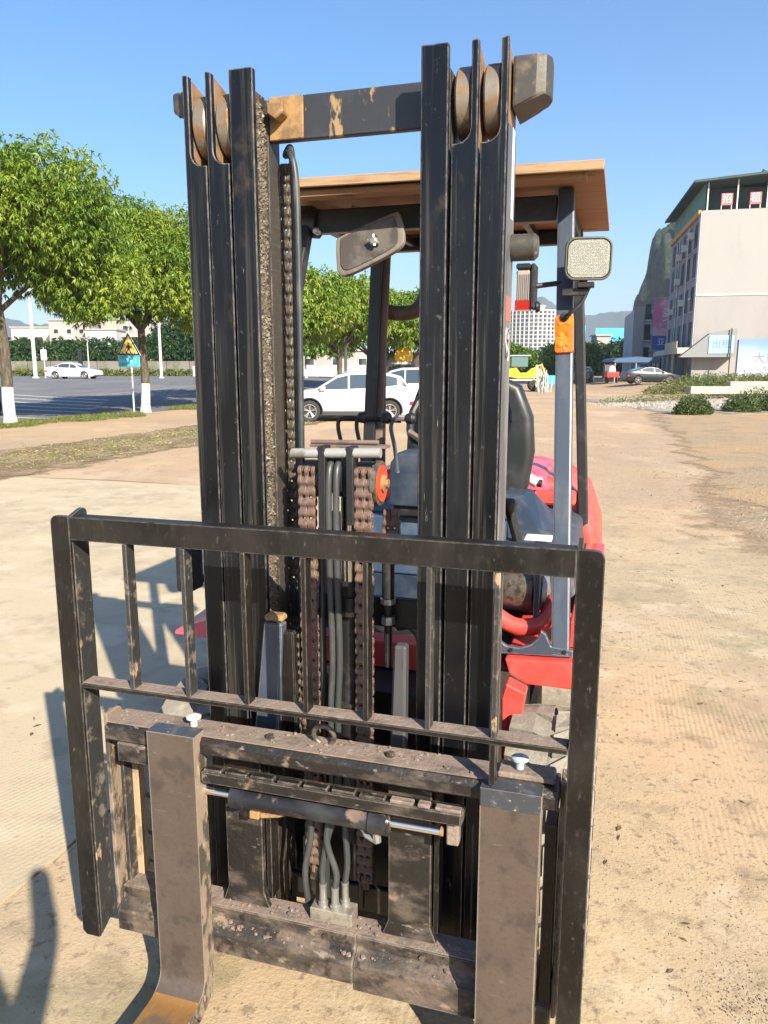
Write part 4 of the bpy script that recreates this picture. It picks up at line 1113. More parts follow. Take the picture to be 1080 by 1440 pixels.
# small valve body right of the chain
b = MB(); b.tube([(0.10, .36, 1.20), (0.10, .36, 1.06)], .017, 12); b.tube([(0.10, .36, 1.06), (0.10, .36, .90)], .011, 10)
vb = b.build('valve_body', M['black'], FL, smooth=True)
b = MB(); b.lathe([(0, .021), (.014, .021)], (0.10, .36, 1.075), 'z', 14); b.build('valve_nut', M['galv'], vb)
b = MB(); b.lathe([(0, .020), (.02, .018)], (0.10, .36, 1.02), 'z', 8); b.build('valve_nut', M['galv'], vb)
b = MB(); b.tube(smoothpath([(0.105, .44, .985), (0.14, .43, .995), (0.165, .43, .975), (.17, .44, .95)], 5), .013, 10); b.build('hose_elbow', M['dirtysteel'], FL, smooth=True)
# tapered mast support ears seen low between the rails
b = MB(); b.hexa([(-.225, .20, .70), (-.155, .20, .70), (-.155, .235, .70), (-.225, .235, .70), (-.185, .20, 1.045), (-.135, .20, 1.045), (-.135, .235, 1.045), (-.185, .235, 1.045)])
b.build('carriage_ear', M['guard'], FL, bevel=0.004)
b = MB(); b.box(-.186, -.134, .205, .24, 1.047, 1.066); b.build('carriage_ear_cap', M['ochre'], FL, bevel=0.006)
b = MB(); b.hexa([(.150, .20, .70), (.190, .20, .70), (.190, .235, .70), (.150, .235, .70), (.160, .20, 1.02), (.192, .20, 1.02), (.192, .235, 1.02), (.160, .235, 1.02)])
b.build('carriage_ear', mat('bare scuffed ear steel', (0.085, 0.088, 0.094), 0.4, metal=0.3, layers=[((0.05, 0.05, 0.05), 18, .5, .65, (1, 1, .4), .5, .8)]), FL, bevel=0.006)
b = MB(); b.hexa([(-.145, .215, .70), (-.105, .215, .70), (-.105, .24, .70), (-.145, .24, .70), (-.150, .215, 1.02), (-.11, .215, 1.02), (-.11, .24, 1.02), (-.150, .24, 1.02)])
b.build('carriage_ear', M['rest'], FL, bevel=0.004)

# ---- wheels with deep lugs
def drive_wheel(s):
    uc = s * 0.527
    b = MB(); Rr = 0.345; hw = 0.118
    b.lathe([(-hw * .5, .18), (-hw * .93, .20), (-hw, .26), (-hw, .315), (-hw * .93, .335), (-hw * .5, Rr - .004), (0, Rr), (hw * .5, Rr - .004), (hw * .93, .335), (hw, .315), (hw, .26), (hw * .93, .20), (hw * .5, .18)], (0, 0, 0), 'x', 64)
    nl = 22
    for k in range(nl):
        for side in (-1, 1):
            a0 = 2 * math.pi * (k + (0.5 if side > 0 else 0)) / nl
            da = 2 * math.pi / nl
            def pt(w, fa, r): return (side * w, math.cos(a0 + fa * da) * r, math.sin(a0 + fa * da) * r)
            # six sided lug block, angled towards the middle of the tread
            prof = [(0.004, 0.10), (0.050, -0.26), (hw + .002, -0.34), (hw + .002, 0.42), (0.052, 0.60), (0.006, 0.80)]
            i = len(b.v)
            for (w, fa) in prof: b.v.append(pt(w, fa, Rr - .030))
            for (w, fa) in prof: b.v.append(pt(w * .985 + .001, fa, Rr + (.016 if w < .1 else .004)))
            n = 6
            b.f.append(tuple(i + n + q for q in range(n))); b.mi.append(0)
            for q in range(n):
                j = (q + 1) % n; b.f.append((i + q, i + j, i + n + j, i + n + q)); b.mi.append(0)
    w = b.build('drive_wheel', M['tyre'], FL, bevel=0.0)
    w.location = (uc, 0.585, 0.352)
    w.rotation_euler = (R(8 + 5 * s), 0, 0)
    b = MB(); b.lathe([(-.07, .17), (-.075, .197), (.075, .197), (.07, .17), (.03, .15), (.03, .05), (.06, .05)], (0, 0, 0), 'x', 32); b.build('rim', M['dirtysteel'], w, smooth=True)
    return w
drive_wheel(1); drive_wheel(-1)
for s in (-1, 1):
    b = MB(); b.lathe([(-.085, .14), (-.09, .25), (-.07, .272), (.07, .272), (.09, .25), (.085, .14)], (s * 0.46, 2.10, .27), 'x', 40); w = b.build('steer_wheel', M['tyre'], FL, smooth=True)

# ---- body
def slab(name, m, x0, x1, y0, y1, z0, z1, bev=0.006, **k):
    b = MB(); b.box(x0, x1, y0, y1, z0, z1); return b.build(name, m, FL, bevel=bev, seg=2, **k)
slab('chassis', M['black'], -.33, .33, .46, 2.2, .14, .78)
slab('floor_plate', M['black'], -.40, .40, .70, 1.30, .781, .80)
slab('front_frame', M['red'], -.36, .34, .62, .70, .785, .868)
# right fender with hanging web
b = MB(); b.prism([(0.370, 0.838), (0.628, 0.850), (0.628, 0.762), (0.435, 0.765), (0.385, 0.790)], 0.665, 1.10, 'y')
fr = b.build('fender', M['red'], FL, bevel=0.006, seg=2)
b = MB(); b.prism([(0.378, 0.52), (0.405, 0.52), (0.442, 0.762), (0.384, 0.786), (0.372, 0.74)], 0.60, 0.664, 'y'); b.build('fender_web', M['red'], fr, bevel=0.004)
b = MB(); b.box(0.548, 0.628, 0.775, 1.9, 0.852, 0.935); b.build('side_skirt', M['red'], fr, bevel=0.004)
# left fender, a pointed plate reaching out to the left
b = MB(); b.hexa([(-.575, .40, .905), (-.405, .40, .905), (-.405, .80, .905), (-.60, .80, .905), (-.575, .40, .917), (-.405, .40, .985), (-.405, .80, .985), (-.60, .80, .93)])
b.build('fender', M['redtop'], FL, bevel=0.004, label='pinkish left fender tapering to a point')
# foot bracket of the guard
b = MB(); b.prism([(.33, .842), (.565, .853), (.565, .873), (.50, .88), (.485, .915), (.470, .925), (.462, .900), (.44, .878), (.41, .866), (.37, .868), (.345, .885), (.33, .915)], .690, .708, 'y'); b.build('guard_foot', M['guard'], FL, bevel=0.002)
for p in ((.384, .858), (.54, .868)):
    b = MB(); b.lathe([(0, .006), (-.004, .006)], (p[0], .6895, p[1]), 'y', 10); b.build('bolt_hole', M['black'], FL)
# drum, air cleaner
b = MB(); b.lathe([(-.09, .02), (-.085, .055), (-.06, .072), (.04, .075), (.045, .060), (.055, .055)], (0.385, 0.92, 0.985), 'x', 28); b.build('brake_drum', M['dirtysteel'], FL, smooth=True)
b = MB(); b.lathe([(-.02, .05), (0, .062), (.014, .058), (.02, .02)], (0.455, 0.92, 0.975), 'x', 24); b.build('drum_cap', M['galv'], FL, smooth=True)
b = MB(); b.prism([(.83, .90), (.83, 1.08), (.85, 1.10), (1.02, 1.10), (1.02, 1.07), (.87, 1.07), (.86, 1.05), (.86, .90)], .432, .450, 'x'); b.build('drum_bracket', M['guard'], FL, bevel=0.002)
b = MB(); b.tube(smoothpath([(0.30, .84, .92), (.38, .83, .885), (.46, .84, .90), (.50, .88, .97)], 8), .028, 12); b.build('red_duct', M['red'], FL, smooth=True)
slab('deck_edge', M['plastic'], .30, .47, 0.98, 1.05, 1.05, 1.11)
# dash cowl, front cowl
b = MB(); b.prism([(-.06, 1.235), (-.055, 1.38), (-.03, 1.415), (.27, 1.415), (.30, 1.38), (.30, 1.235)], 0.90, 1.06, 'y'); b.build('dash_cowl', M['navy'], FL, bevel=0.012, seg=3, smooth=True)
b = MB(); b.box(-.05, .29, .92, 1.04, 1.20, 1.2345); b.build('dash_base', M['black'], FL, bevel=.004)
slab('front_cowl', mat('blue front cowl', (0.035, 0.065, 0.12), 0.42, layers=[((0.08, 0.11, 0.16), 8, 0.45, 0.7, None, 0.6, 0.8)]), -.33, .32, .96, 1.00, .99, 1.19)
slab('front_cowl', M['navy'], -.33, .32, .97, 1.01, .80, .988)
b = MB(); b.box(-.215, -.168, .955, .9585, 1.055, 1.145); bl = b.build('scale_label', M['bluelabel'], FL)
for k in range(12):
    b = MB(); b.box(-.213, -.185, .9535, .9546, 1.060 + k * .007, 1.0625 + k * .007); b.build('label_tick', M['inkwhite'], bl)
# steering wheel
b = MB(); c0 = Vector((.115, 1.18, 1.50)); pts = []
for t in range(0, 361, 12):
    p = Vector((math.cos(R(t)) * .175, math.sin(R(t)) * .175, 0)); p = Matrix.Rotation(R(58), 3, 'X') @ p; pts.append(c0 + p)
b.tube(pts, .015, 10, cap=False)
sw = b.build('steering_wheel', M['black'], FL, smooth=True)
b = MB()
for t in (90, 210, 330):
    p = Matrix.Rotation(R(58), 3, 'X') @ Vector((math.cos(R(t)) * .165, math.sin(R(t)) * .165, 0)); b.tube([c0, c0 + p], .010, 8)
b.tube([c0, c0 + Vector((0, -.06, -.14))], .022, 12); b.build('steering_column', M['black'], sw, smooth=True)
b = MB(); b.tube([(-.045, 1.10, 1.468), (.03, 1.10, 1.425)], [.011, .005], 8); b.build('direction_lever', M['guardbrown'], FL, smooth=True)
# three bent control levers with knobs
for k, (u, hx) in enumerate(((-.205, .030), (-.142, .045), (-.028, .01))):
    b = MB(); b.tube(smoothpath([(u + .022, .82, 1.36), (u + .012, .82, 1.44), (u, .82, 1.50), (u + .012, .82, 1.526), (u + .04 + hx, .83, 1.527)], 6), .0065, 10)
    lv = b.build('control_lever', M['black'] if k < 2 else M['guard'], FL, smooth=True)
    b = MB(); b.lathe([(-.018, .008), (-.012, .016), (.006, .019), (.016, .012), (.018, .003)], (u + .05 + hx, .832, 1.53), 'x', 14); b.build('lever_knob', M['black'], lv, smooth=True)
b = MB(); b.tube([(-.19, .83, 1.524), (.0, .835, 1.520)], .005, 8); b.build('lever_link', M['black'], FL, smooth=True)
# seat and hood
b = MB(); b.prism([(-.15, 1.16), (-.175, 1.30), (-.165, 1.50), (-.12, 1.62), (-.04, 1.665), (.19, 1.665), (.285, 1.62), (.335, 1.50), (.345, 1.36), (.325, 1.22), (.29, 1.16)], 1.52, 1.62, 'y')
b.build('seat_back', M['seat'], FL, bevel=0.035, seg=4, smooth=True, angle=50)
b = MB(); b.box(-.22, .30, 1.15, 1.60, 1.07, 1.17); b.build('seat_cushion', M['navy'], FL, bevel=0.03, seg=3, smooth=True)
b = MB(); b.hexa([(.20, 1.30, 1.10), (.42, 1.30, 1.08), (.46, 1.62, 1.08), (.24, 1.62, 1.10), (.24, 1.42, 1.215), (.31, 1.42, 1.205), (.34, 1.56, 1.215), (.26, 1.56, 1.225)]); b.build('seat_side', M['navy'], FL, bevel=.01, seg=2)
b = MB(); b.tube([(.345, 1.14, 1.08), (.312, 1.13, 1.20)], .018, 10); b.lathe([(0, .028), (.03, .030), (.04, .02)], (.308, 1.13, 1.20), 'z', 14); b.build('brake_lever', M['black'], FL, smooth=True)
b = MB(); b.prism([(-.42, .86), (-.42, 1.07), (-.38, 1.09), (.47, 1.09), (.53, 1.06), (.555, .86)], 1.08, 1.86, 'y'); b.build('engine_cover', M['plastic'], FL, bevel=.02, seg=3, smooth=True)
b = MB(); b.box(.36, .455, 1.16, 1.26, 1.0915, 1.0935); b.build('paper_label', M['label'], FL, label='white paper label on the engine cover')
b = MB(); b.lathe([(-.03, .03), (-.032, .045), (0, .048), (.01, .040)], (.432, 1.02, 1.075), 'y', 20); b.build('round_horn', M['black'], FL, smooth=True)
b = MB(); b.tube([(.29, 1.72, 1.245), (.345, 1.72, 1.215)], .022, 12); b.build('white_bottle', M['whiteplastic'], FL, smooth=True)
b = MB(); b.tube([(.345, 1.72, 1.215), (.365, 1.72, 1.212)], .016, 12); b.build('bottle_cap', M['black'], FL, smooth=True)
# counterweight
b = MB()
b.prism([(-.60, .25), (-.62, .55), (-.61, .95), (-.56, 1.12), (-.46, 1.20), (-.30, 1.235), (.28, 1.235), (.44, 1.20), (.54, 1.12), (.60, .95), (.625, .55), (.60, .25)], 1.90, 2.62, 'y')
b.build('counterweight', M['red'], FL, bevel=0.06, seg=5, smooth=True, angle=40)
b = MB(); b.prism([(-.34, 1.15), (-.32, 1.235), (-.28, 1.245), (.30, 1.245), (.36, 1.23), (.39, 1.15)], 1.86, 2.50, 'y'); b.build('radiator_hood', M['redtop'], FL, bevel=.03, seg=3, smooth=True)
b = MB(); b.box(.32, .50, 1.80, 1.90, 1.11, 1.165); b.build('hood_strip', M['red'], FL, bevel=.01)

# ---- overhead guard
def strut(name, m, p0, p1, w, d, parent=FL):
    p0, p1 = Vector(p0), Vector(p1); b = MB()
    b.hexa([p0 + Vector(q) for q in ((-w/2, -d/2, 0), (w/2, -d/2, 0), (w/2, d/2, 0), (-w/2, d/2, 0))] + [p1 + Vector(q) for q in ((-w/2, -d/2, 0), (w/2, -d/2, 0), (w/2, d/2, 0), (-w/2, d/2, 0))])
    return b.build(name, m, parent, bevel=.006, seg=2)
strut('guard_front_leg', M['guard'], (.5275, .712, .855), (.459, 1.15, 2.245), .052, .05)
strut('guard_front_leg', M['guardblack'], (-.52, .735, .925), (-.430, 1.15, 2.245), .052, .05)
strut('guard_rear_leg', M['guardblack'], (.533, 1.90, 1.02), (.455, 1.90, 2.24), .042, .06)
strut('guard_rear_leg', M['guardblack'], (-.470, 1.90, .95), (-.405, 1.90, 2.24), .055, .03)
strut('guard_rear_leg_lit_side', M['guardbrown'], (-.436, 1.925, .95), (-.371, 1.925, 2.24), .042, .012)  # left rear leg's lit side, the light painted as a brown strip
slab('guard_front_crossbar', M['guardblack'], -.43, .432, 1.125, 1.175, 2.150, 2.228)
slab('guard_rear_crossbar', M['guardblack'], -.43, .45, 1.88, 1.93, 2.19, 2.245)
b = MB(); b.tube([(-.435, 1.15, 2.19), (-.39, 1.15, 2.185)], .05, 16); b.build('guard_corner', M['guardblack'], FL, smooth=True)
b = MB(); b.lathe([(0, .012), (-.02, .012), (-.024, .006)], (-.375, 1.10, 2.15), 'y', 10); b.build('bolt', M['galv'], FL)
for s in (-1, 1):
    slab('guard_side_rail', M['guardblack'], s * .45 - .02, s * .45 + .02, 1.18, 1.88, 2.20, 2.246)
for u in (-.24, -.05, .12, .29):
    slab('guard_slat', M['guardblack'], u - .012, u + .012, 1.18, 1.88, 2.205, 2.235, .003)
# plywood sheet and battens screwed on the guard
b = MB(); b.cur = 0; b.box(-.555, .550, .905, 1.985, 2.272, 2.287); roof = b.build('plywood_roof', M['ply'], FL, bevel=.001)
b = MB(); b.box(-.556, .551, .893, .9045, 2.262, 2.290); b.build('roof_edge', M['plyedge'], roof, bevel=.002)
slab('batten_and_gap_light', M['ply'], -.53, .53, .92, .985, 2.226, 2.2455, .003)
slab('batten_and_gap_light', M['plyedge'], -.53, .53, 1.92, 1.97, 2.2465, 2.2715, .003)
for (a, c_) in (((-.30, 1.25), (-.18, 1.85)), ((-.04, 1.22), (.06, 1.85)), ((.20, 1.20), (.38, 1.70)), ((.05, 1.22), (.12, 1.85))):  # pale diagonal strips added as the light in the roof gaps
    b = MB(); b.tube([(a[0], a[1], 2.262), (c_[0], c_[1], 2.262)], .009, 4); b.build('batten_and_gap_light', M['plyedge'], FL, label='thin pale strip painted as light through a roof gap')

for o in [c for c in FL.children if c.name.startswith('plywood_roof')]:
    o.rotation_euler = (0, R(0.7), 0); o.location = (0, 0, -.016)
# ---- mirror under the crossbar
b = MB()
po = [(-.128, -.058), (-.112, .028), (-.085, .050), (.098, .062), (.122, .045), (.124, -.02), (.10, -.058), (.0, -.078), (-.105, -.086)]
po = [(p.x, p.y) for p in smoothpath([Vector((x, z, 0)) for x, z in po + po[:1]], 4)][:-1]
b.prism(po, 0, .022, 'y')
b.xf(Matrix.Translation((-.170, 1.03, 2.100)) @ Matrix.Rotation(R(-16), 4, 'Y') @ Matrix.Rotation(R(-12), 4, 'X'))
mr = b.build('rear_view_mirror', M['mirrorback'], FL, bevel=.009, seg=3, smooth=True)
b = MB(); b.prism([(x * .86, z * .84) for x, z in po], -.004, 0.0005, 'y')
b.xf(Matrix.Translation((-.170, 1.03, 2.100)) @ Matrix.Rotation(R(-16), 4, 'Y') @ Matrix.Rotation(R(-12), 4, 'X')); b.build('mirror_shell', mat('shaded mirror shell centre', (0.055, 0.048, 0.042), 0.55, layers=[((0.12, 0.105, 0.09), 8, .45, .6, None, .6, .8)], bump=.3), mr, bevel=.002)  # centre painted darker for the shade and reflection on the mirror
b = MB(); b.tube([(-.145, 1.02, 2.10), (-.140, 1.06, 2.13), (-.135, 1.12, 2.175)], .010, 8); b.build('mirror_arm', M['black'], mr, smooth=True)
b = MB(); b.lathe([(0, .016), (-.014, .014), (-.02, .008)], (-.145, 1.018, 2.095), 'y', 8); b.tube([(-.165, 1.01, 2.098), (-.125, 1.01, 2.088)], .005, 6); b.tube([(-.145, 1.008, 2.115), (-.14, 1.005, 2.08)], .005, 6); b.build('mirror_clamp', M['galv'], mr)

# ---- work lamp on the right leg
def rsq(w, h, r, n=5):
    out = []
    for cx, cy, a0 in ((w - r, h - r, 0), (-w + r, h - r, 90), (-w + r, -h + r, 180), (w - r, -h + r, 270)):
        out += arc(cx, cy, r, a0, a0 + 90, n)
    return out
lamp_m = Matrix.Translation((.546, .935, 2.003)) @ Matrix.Rotation(R(10), 4, 'Z') @ Matrix.Rotation(R(4), 4, 'X')
b = MB()
rings = [(-.002, .063, .056, .026), (-.004, .066, .059, .028), (.006, .069, .062, .030), (.030, .066, .059, .028), (.055, .045, .040, .018), (.060, .02, .02, .01)]
pl = []
for (y, w, h, r) in rings: pl.append([(x, y, z) for x, z in rsq(w, h, r)])
n = len(pl[0])
for k in range(len(pl) - 1):
    for j in range(n):
        b.quad([pl[k][j], pl[k][(j + 1) % n], pl[k + 1][(j + 1) % n], pl[k + 1][j]])
b.xf(lamp_m)
wl = b.build('work_lamp', M['lampshell'], FL)
bm = bmesh.new(); bm.from_mesh(wl.data); bmesh.ops.remove_doubles(bm, verts=bm.verts, dist=1e-5); bmesh.ops.recalc_face_normals(bm, faces=bm.faces); bm.to_mesh(wl.data); bm.free()
wl.data.polygons.foreach_set('use_smooth', [True] * len(wl.data.polygons))
b = MB()
for (y0, s0, y1, s1) in ((.002, .92, .014, .80), (.014, .80, .024, .50), (.024, .50, .028, .14)):
    q0 = [(x * s0, y0, z * s0) for x, z in rsq(.063, .056, .026)]; q1 = [(x * s1, y1, z * s1) for x, z in rsq(.063, .056, .026)]
    for j in range(n): b.quad([q0[j], q0[(j + 1) % n], q1[(j + 1) % n], q1[j]])
b.xf(lamp_m); b.build('lamp_reflector', M['reflector'], wl)
b = MB(); b.prism(rsq(.060, .053, .024), -.004, -.0005, 'y')
for k in range(-9, 10): b.box(k * .0058 - .0012, k * .0058 + .0012, -.0049, -.0041, -.044, .046)
for k in range(-5, 6): b.box(-.052, .052, -.0055, -.00492, k * .0085 - .0007, k * .0085 + .0007)
b.xf(lamp_m); b.build('lamp_lens', M['lampglass'], wl)
b = MB(); b.lathe([(0, .012), (.02, .012)], (0, .006, 0), 'y', 14); b.xf(lamp_m); b.build('lamp_bulb', M['reflector'], wl)
b = MB(); b.box(.515, .565, .94, .975, 1.922, 1.938); b.box(.470, .545, .955, .975, 1.900, 1.9215); b.tube([(.53, .96, 1.937), (.540, .96, 1.96)], .012, 8); b.build('lamp_bracket', M['black'], wl, bevel=.002)
b = MB(); b.tube(smoothpath([(.55, .965, 1.925), (.53, .96, 1.88), (.50, .955, 1.85), (.484, .965, 1.84)], 6), .006, 8); b.lathe([(0, .015), (-.008, .013), (-.01, .005)], (.480, .985, 1.838), 'y', 12); b.build('lamp_cable', M['black'], wl, smooth=True)

# ---- amber indicator on the right leg
amp = Matrix.Translation((.484, .9645, 1.735)) @ Matrix.Rotation(R(17.5), 4, 'X') @ Matrix.Rotation(R(-3), 4, 'Y')
am = Matrix.Translation((.482, .989, 1.783)) @ Matrix.Rotation(R(-17.4), 4, 'X') @ Matrix.Rotation(R(-3), 4, 'Y') @ Matrix.Diagonal((1.05, 1, 1.16, 1))
b = MB(); b.prism(rsq(.0265, .051, .007, 3), -.022, -.003, 'y'); b.xf(am)
ind = b.build('indicator_lamp', M['amber'], FL, bevel=.003, seg=2, smooth=True)
for zz in (-.030, 0, .030):
    for xx in (-.012, .012):
        b = MB(); b.lathe([(0, .009), (-.002, .008), (-.003, .003)], (xx, -.022, zz), 'y', 14); b.xf(am); b.build('lens_dot', M['amber'], ind)
b = MB(); b.lathe([(0, .005), (-.002, .005)], (0.002, -.0222, -.042), 'y', 8); b.xf(am); b.build('screw', M['ochre'], ind)
b = MB(); b.prism(rsq(.028, .0525, .007, 3), -.003, .008, 'y'); b.xf(am); b.build('lamp_base', M['black'], ind)

# ---- tail lamp seen side-on behind the right rail
SLM = Matrix.Translation((.362 - .030, 0, .034)) @ Matrix.Diagonal((.68, 1, 1, 1)) @ Matrix.Translation((-.362, 0, 0))
b = MB(); b.box(.36, .425, .96, 1.02, 1.838, 1.948); b.xf(SLM); tl = b.build('side_lamp', M['clearlens'], FL, bevel=.006, label='ribbed side lamp, clear above and red below')
b = MB(); b.box(.358, .424, .958, 1.022, 1.828, 1.8375); b.box(.3585, .4245, .9575, .9592, 1.8378, 1.856); b.xf(SLM); b.build('red_lens', M['redlens'], tl)
b = MB()
for k in range(8): b.box(.362 + k * .008, .365 + k * .008, .956, .9598, 1.858, 1.935)
b.xf(SLM); b.build('lens_rib', M['clearlens'], tl)
b = MB(); b.box(.426, .448, .955, 1.03, 1.83, 1.965); b.box(.36, .4255, .955, 1.025, 1.949, 1.966); b.lathe([(0, .018), (.02, .015)], (.448, .99, 1.838), 'x', 12); b.xf(SLM); b.build('lamp_housing', M['black'], tl, bevel=.004)
b = MB(); b.tube([(.383, .99, 1.934), (.478, 1.05, 1.95)], .008, 8); b.build('lamp_stay', M['black'], tl)

# ---- exhaust pipe behind the rear leg
b = MB(); b.tube(smoothpath([(-.42, 1.97, 1.95), (-.34, 1.99, 1.935), (-.26, 2.0, 1.945), (-.215, 2.0, 2.00), (-.20, 2.0, 2.09)], 8), .034, 16)
b.build('exhaust_pipe', mat('dark brown exhaust steel', (0.07, 0.05, 0.035), 0.6, layers=[((0.13, 0.09, 0.06), 14, .5, .65, None, .7, .7)]), FL, smooth=True)
b = MB(); b.tube([(-.42, 1.95, .95), (-.415, 1.965, 1.92)], .03, 12); b.build('exhaust_pipe', M['guardblack'], FL, smooth=True)
# black lamp below the left fender line
b = MB(); b.box(-.575, -.525, .42, .50, 1.03, 1.17); b.build('side_lamp', M['black'], FL, bevel=.012, seg=2, label='small black lamp housing beside the left rail')
b = MB(); b.tube([(-.54, .5, 1.06), (-.50, .72, .95)], .012, 8); b.build('lamp_stay', M['black'], FL)
# ================================================================== BACKGROUND
MW = {}
def wallmat(name, c, c2, sc=0.6, st=.7, stretch=(1, 1, .4), rough=.85):
    return mat(name, c, rough, layers=[(c2, sc, .44, .66, stretch, None, st), ((c2[0] * .7, c2[1] * .7, c2[2] * .7), sc * 6, .60, .74, (1, 1, .2), None, .4)], world_space=True)
MW['white'] = wallmat('plastered pale end wall', (0.30, 0.292, 0.29), (0.265, 0.257, 0.255), .25, st=.8)
MW['lower'] = wallmat('greyer plaster of the lower storeys', (0.28, 0.27, 0.267), (0.24, 0.23, 0.227), .25, st=.8)
MW['facade'] = wallmat('mauve shaded facade', (0.27, 0.25, 0.28), (0.20, 0.185, 0.21), .8)  # shade on the street side is painted into this mauve tone
MW['green'] = wallmat('green sheet metal', (0.12, 0.24, 0.20), (0.09, 0.17, 0.15), .7)
MW['darkgreen'] = wallmat('dark roof edge', (0.045, 0.075, 0.07), (0.03, 0.05, 0.05), .7)
MW['orange'] = wallmat('orange parapet strip', (0.55, 0.28, 0.10), (0.42, 0.22, 0.10), .7)
MW['grey'] = wallmat('grey block building', (0.40, 0.42, 0.45), (0.33, 0.34, 0.36), .5)
MW['pinkb'] = wallmat('pale pink building', (0.34, 0.30, 0.295), (0.28, 0.25, 0.245), .3)
MW['cream'] = wallmat('cream wall', (0.52, 0.47, 0.38), (0.42, 0.36, 0.28), .3)
MW['frame'] = mat('white window frame', (0.55, 0.55, 0.55), .5)
MW['pole'] = mat('pale painted pole', (0.48, 0.48, 0.45), .6)
MW['blue'] = mat('blue sheet hoarding', (0.05, 0.36, 0.60), .6, layers=[((0.04, 0.27, 0.46), 1.2, .48, .6, (6, 6, .1), None, .7)], world_space=True)
MW['bluedark'] = mat('blue awning', (0.03, 0.075, 0.16), .6)
gl = mat('dark window glass', (0.022, 0.03, 0.035), .7, spec=.06, layers=[((0.10, 0.12, 0.13), .5, .45, .6, None, None, .7)], world_space=True)
MW['glass'] = gl

def frame_basis(o, ux, uy):
    """local frame: origin, unit across, unit depth"""
    return Matrix(((ux.x, uy.x, 0, o.x), (ux.y, uy.y, 0, o.y), (0, 0, 1, o.z), (0, 0, 0, 1)))

